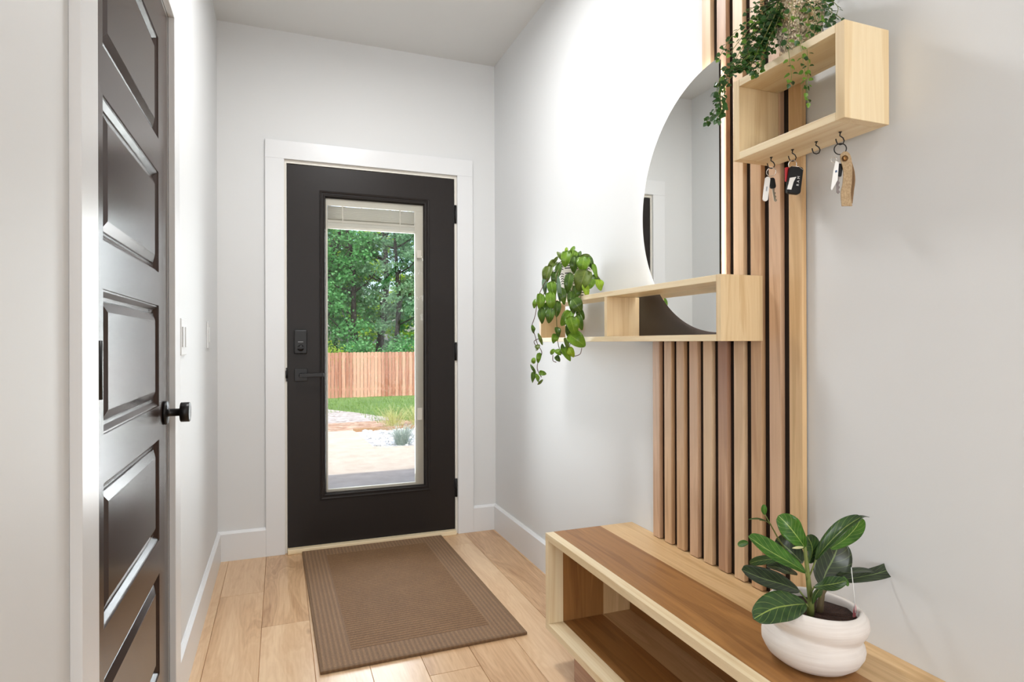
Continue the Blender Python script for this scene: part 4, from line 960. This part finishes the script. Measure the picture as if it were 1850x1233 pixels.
# ornamental grass clumps
def blades(n, r, h, w, droop):
    bm = bmesh.new()
    for k in range(n):
        a = U(0, 6.283); d = Vector((math.cos(a), math.sin(a), 0)); b = d * U(0, r); L = h * U(.6, 1.1); sp = U(.15, droop); s = d.cross(UP) * w
        p = [b, b + d * L * sp * .3 + UP * L * .5, b + d * L * sp * .7 + UP * L * .85, b + d * L * sp * 1.3 + UP * L * U(.7, 1.0)]
        vs = [(bm.verts.new(q + s * (1 - i / 3.2)), bm.verts.new(q - s * (1 - i / 3.2))) for i, q in enumerate(p)]
        for (a0, a1), (b0, b1) in zip(vs, vs[1:]): bm.faces.new((a0, a1, b1, b0))
    return bm
bl = leaf_mat('blue_grass', hexc(150, 170, 158), hexc(200, 214, 204), hexc(1, 1, 1), .6, False); gl = leaf_mat('straw_grass', hexc(190, 200, 120), hexc(232, 232, 176), hexc(1, 1, 1), .6, False)
for x, y, hh, lb in ((1.43, 7.62, .26, 'blue-grey tuft of ornamental grass in the white stones, the one seen whole'), (2.0, 7.75, .28, 'blue-grey tuft of ornamental grass in the white stones, cut off by the blind channel')):
    bm = blades(260, .09, hh, .0035, 1.3); o = new('ornamental_grass', bm, bl, recalc=False); o.location = (x, y, -.165); tag(o, lb, 'grass tuft', 'blue grass tufts')
for x, y, lb in ((1.62, 9.35, 'straw-coloured feathery grass clump behind the timber edging, nearer the driveway'), (2.02, 9.40, 'straw-coloured feathery grass clump behind the timber edging, beside the blind channel')):
    bm = blades(150, .16, .36, .004, 1.2); o = new('feather_grass', bm, gl, recalc=False); o.location = (x, y, gz(x, y) - .01); tag(o, lb, 'grass tuft', 'feathery grass clumps')
gb = bmesh.new()
for k in range(9000):
    y = 10.2 + (rnd() ** 1.4) * 14; x = U(-1, 8) * (y / 16); 
    if x < 1.5 and y < 14 and x < 2.1 - (y - 11) * .2: continue
    a = U(0, 6.28); s = Vector((math.cos(a), math.sin(a), 0)) * .008; b = Vector((x, y, gz(x, y) - .02)); t = b + Vector((U(-.04, .04), U(-.04, .04), U(.05, .10)))
    v = [gb.verts.new(b - s), gb.verts.new(b + s), gb.verts.new(t)]; gb.faces.new(v)
o = new('grass', gb, leaf_mat('grass_blade', hexc(92, 134, 58), hexc(160, 190, 96), hexc(1, 1, 1), .7, False), recalc=False); tag(o, 'short green lawn grass between patio and fence', 'grass', kind='stuff')

# fence
ft = thing('privacy_fence', (3.4, 25, gz(0, 25)), 'dog-eared cedar picket fence at the far side of the lawn', 'fence')
FENM = wood('cedar_fence', hexc(226, 174, 150), hexc(176, 116, 94), 'Z', spread=.7, rough=.85)
bm = bmesh.new(); zb, zt, pw, c_ = -1.08, .73, .064, .022
prism(bm, [(-pw, 0, 0), (pw, 0, 0), (pw, 0, zt - zb - c_), (pw - c_, 0, zt - zb), (-pw + c_, 0, zt - zb), (-pw, 0, zt - zb - c_)], (0, 1, 0), .018)
pk = new('picket', bm, FENM, ft)
for k in range(96):
    x = -2.6 + k * .1415; o = pk if k == 0 else pk.copy()
    if k: COL.objects.link(o); o.parent = ft; o.matrix_parent_inverse = pk.matrix_parent_inverse.copy()
    o.location = (x, 25 + U(-.004, .004), zb + U(-.01, .01))
for z in (-.8, -.15, .5): bx('rail', -2.7, 11.1, 25.02, 25.06, z, z + .09, FENM, ft)

# trees
BARK = plain('tree_bark', hexc(48, 42, 38), .95, bump=(14, 1, .04))
LG = [leaf_mat('tree_leaf_a', hexc(44, 112, 60), hexc(140, 214, 130), hexc(1, 1, 1), .5, False, .4), leaf_mat('tree_leaf_b', hexc(130, 176, 40), hexc(206, 230, 90), hexc(1, 1, 1), .5, False, .55),
      leaf_mat('tree_leaf_c', hexc(80, 134, 96), hexc(160, 204, 156), hexc(1, 1, 1), .5, False, .4)]
def crown(c, rx, ry, rz, n, s, lower=.0):
    bm = bmesh.new(); cl = []
    for k in range(max(8, n // 100)):
        while True:
            p = Vector((U(-1, 1), U(-1, 1), U(-1, 1)))
            if p.length < 1: break
        cl.append(Vector((p.x * rx, p.y * ry, p.z * rz)) + c)
    for k in range(n):
        b = random.choice(cl); p = b + Vector((random.gauss(0, .24), random.gauss(0, .24), random.gauss(0, .15)))
        d = Vector((U(-1, 1), U(-1, 1), U(-.9, .3))).normalized(); nn = Vector((U(-1, 1), U(-1, 1), U(0, 1.4))).normalized(); sd = d.cross(nn)
        if sd.length < .05: continue
        sd = sd.normalized() * s * .38; L = s * U(.7, 1.3)
        v = [bm.verts.new(q) for q in (p, p + d * L * .5 + sd, p + d * L, p + d * L * .5 - sd)]; bm.faces.new(v)
    return bm
TR = [(1.4, 29, .16, .14, 0, 'leftmost slim tree beyond the fence, loose crown with sky showing through'), (2.7, 31, .10, -.05, 0, 'thin-trunked tree beyond the fence at left, dark foliage'), (3.6, 28.5, .17, -.10, 0, 'tree with a thick dark trunk beyond the middle of the fence'),
      (4.45, 29.5, .20, .04, 2, 'stout leaning tree beyond the fence with a pale grey-green crown'), (4.9, 28, .13, .02, 2, 'slender tree close behind the fence carrying grey-green foliage'), (6.3, 30, .16, .03, 0, 'rightmost tree beyond the fence seen beside the blind channel'),
      (-.6, 31, .15, .05, 0, 'tree standing beyond the fence just left of the glass view'), (8.4, 30, .16, -.04, 2, 'tree standing beyond the fence just right of the glass view'), (2.0, 36, .14, 0, 1, 'sunlit yellow-green tree deep in the woods at left'), (5.6, 36, .14, .02, 1, 'sunlit yellow-green tree deep in the woods at right'), (3.8, 40, .16, .02, 0, 'tall tree deep in the woods behind the middle of the fence')]
for i, (x, y, r, ln, mi, lb) in enumerate(TR):
    t = thing('tree', (x, y, -1.5), lb, 'tree', 'trees beyond the fence')
    bm = bmesh.new(); H = 9 + U(0, 2)
    trunk = [Vector((x + ln * z + .12 * math.sin(z * .9 + i), y, -1.6 + z)) for z in [H * k / 9 for k in range(10)]]
    tube(bm, trunk, [r * (1.1 - .085 * k) for k in range(10)], 9)
    for k in range(3, 9):
        for _ in range(2):
            a = U(0, 6.28); d = Vector((math.cos(a), math.sin(a) * .6, U(.2, .8))); b = trunk[k]
            tube(bm, [b, b + d * .8, b + d * 1.5 + UP * .3], [r * .35, r * .22, r * .08], 5)
    new('trunk', bm, BARK, t)
    deep = y > 34
    bm = crown(Vector((x + ln * 5, y + .2, 4.1)), 1.5 if not deep else 2.4, 1.2, 3.6 if not deep else 4.4, 3900 if not deep else 4600, .16 if not deep else .24)
    new('foliage', bm, LG[mi], t, recalc=False)
for x, y, s, mi, lb in ((1.55, 26.4, .75, 1, 'bright yellow-green bush peeking over the fence at the left of the glass'), (3.1, 27, .6, 0, 'low dark bush behind the middle of the fence'), (4.9, 26.8, .7, 0, 'low green bush behind the fence right of the thick trunk'), (6.1, 27, .8, 1, 'yellow-green bush behind the fence at the far right'), (0, 27, .9, 0, 'green bush behind the fence left of the glass view')):
    t = thing('bush', (x, y, -1.5), lb, 'bush', 'bushes behind the fence')
    bm = bmesh.new()
    for k in range(5): tube(bm, [Vector((x, y, -1.5)), Vector((x + U(-.3, .3), y + U(-.2, .2), .2)), Vector((x + U(-.7, .7), y, .9))], [.03, .02, .01], 5)
    new('stems', bm, BARK, t); new('foliage', crown(Vector((x, y, .55)), s, .5, s * .9, 1500, .12), LG[mi], t, recalc=False)
# far woodland floor line and unseen house roof with an eave that shades the first strip of the patio
bx('roof', -6, 8, -5.2, 4.35, HC + .1, HC + .30, M['trim'], kind='structure').name = 'roof_slab'
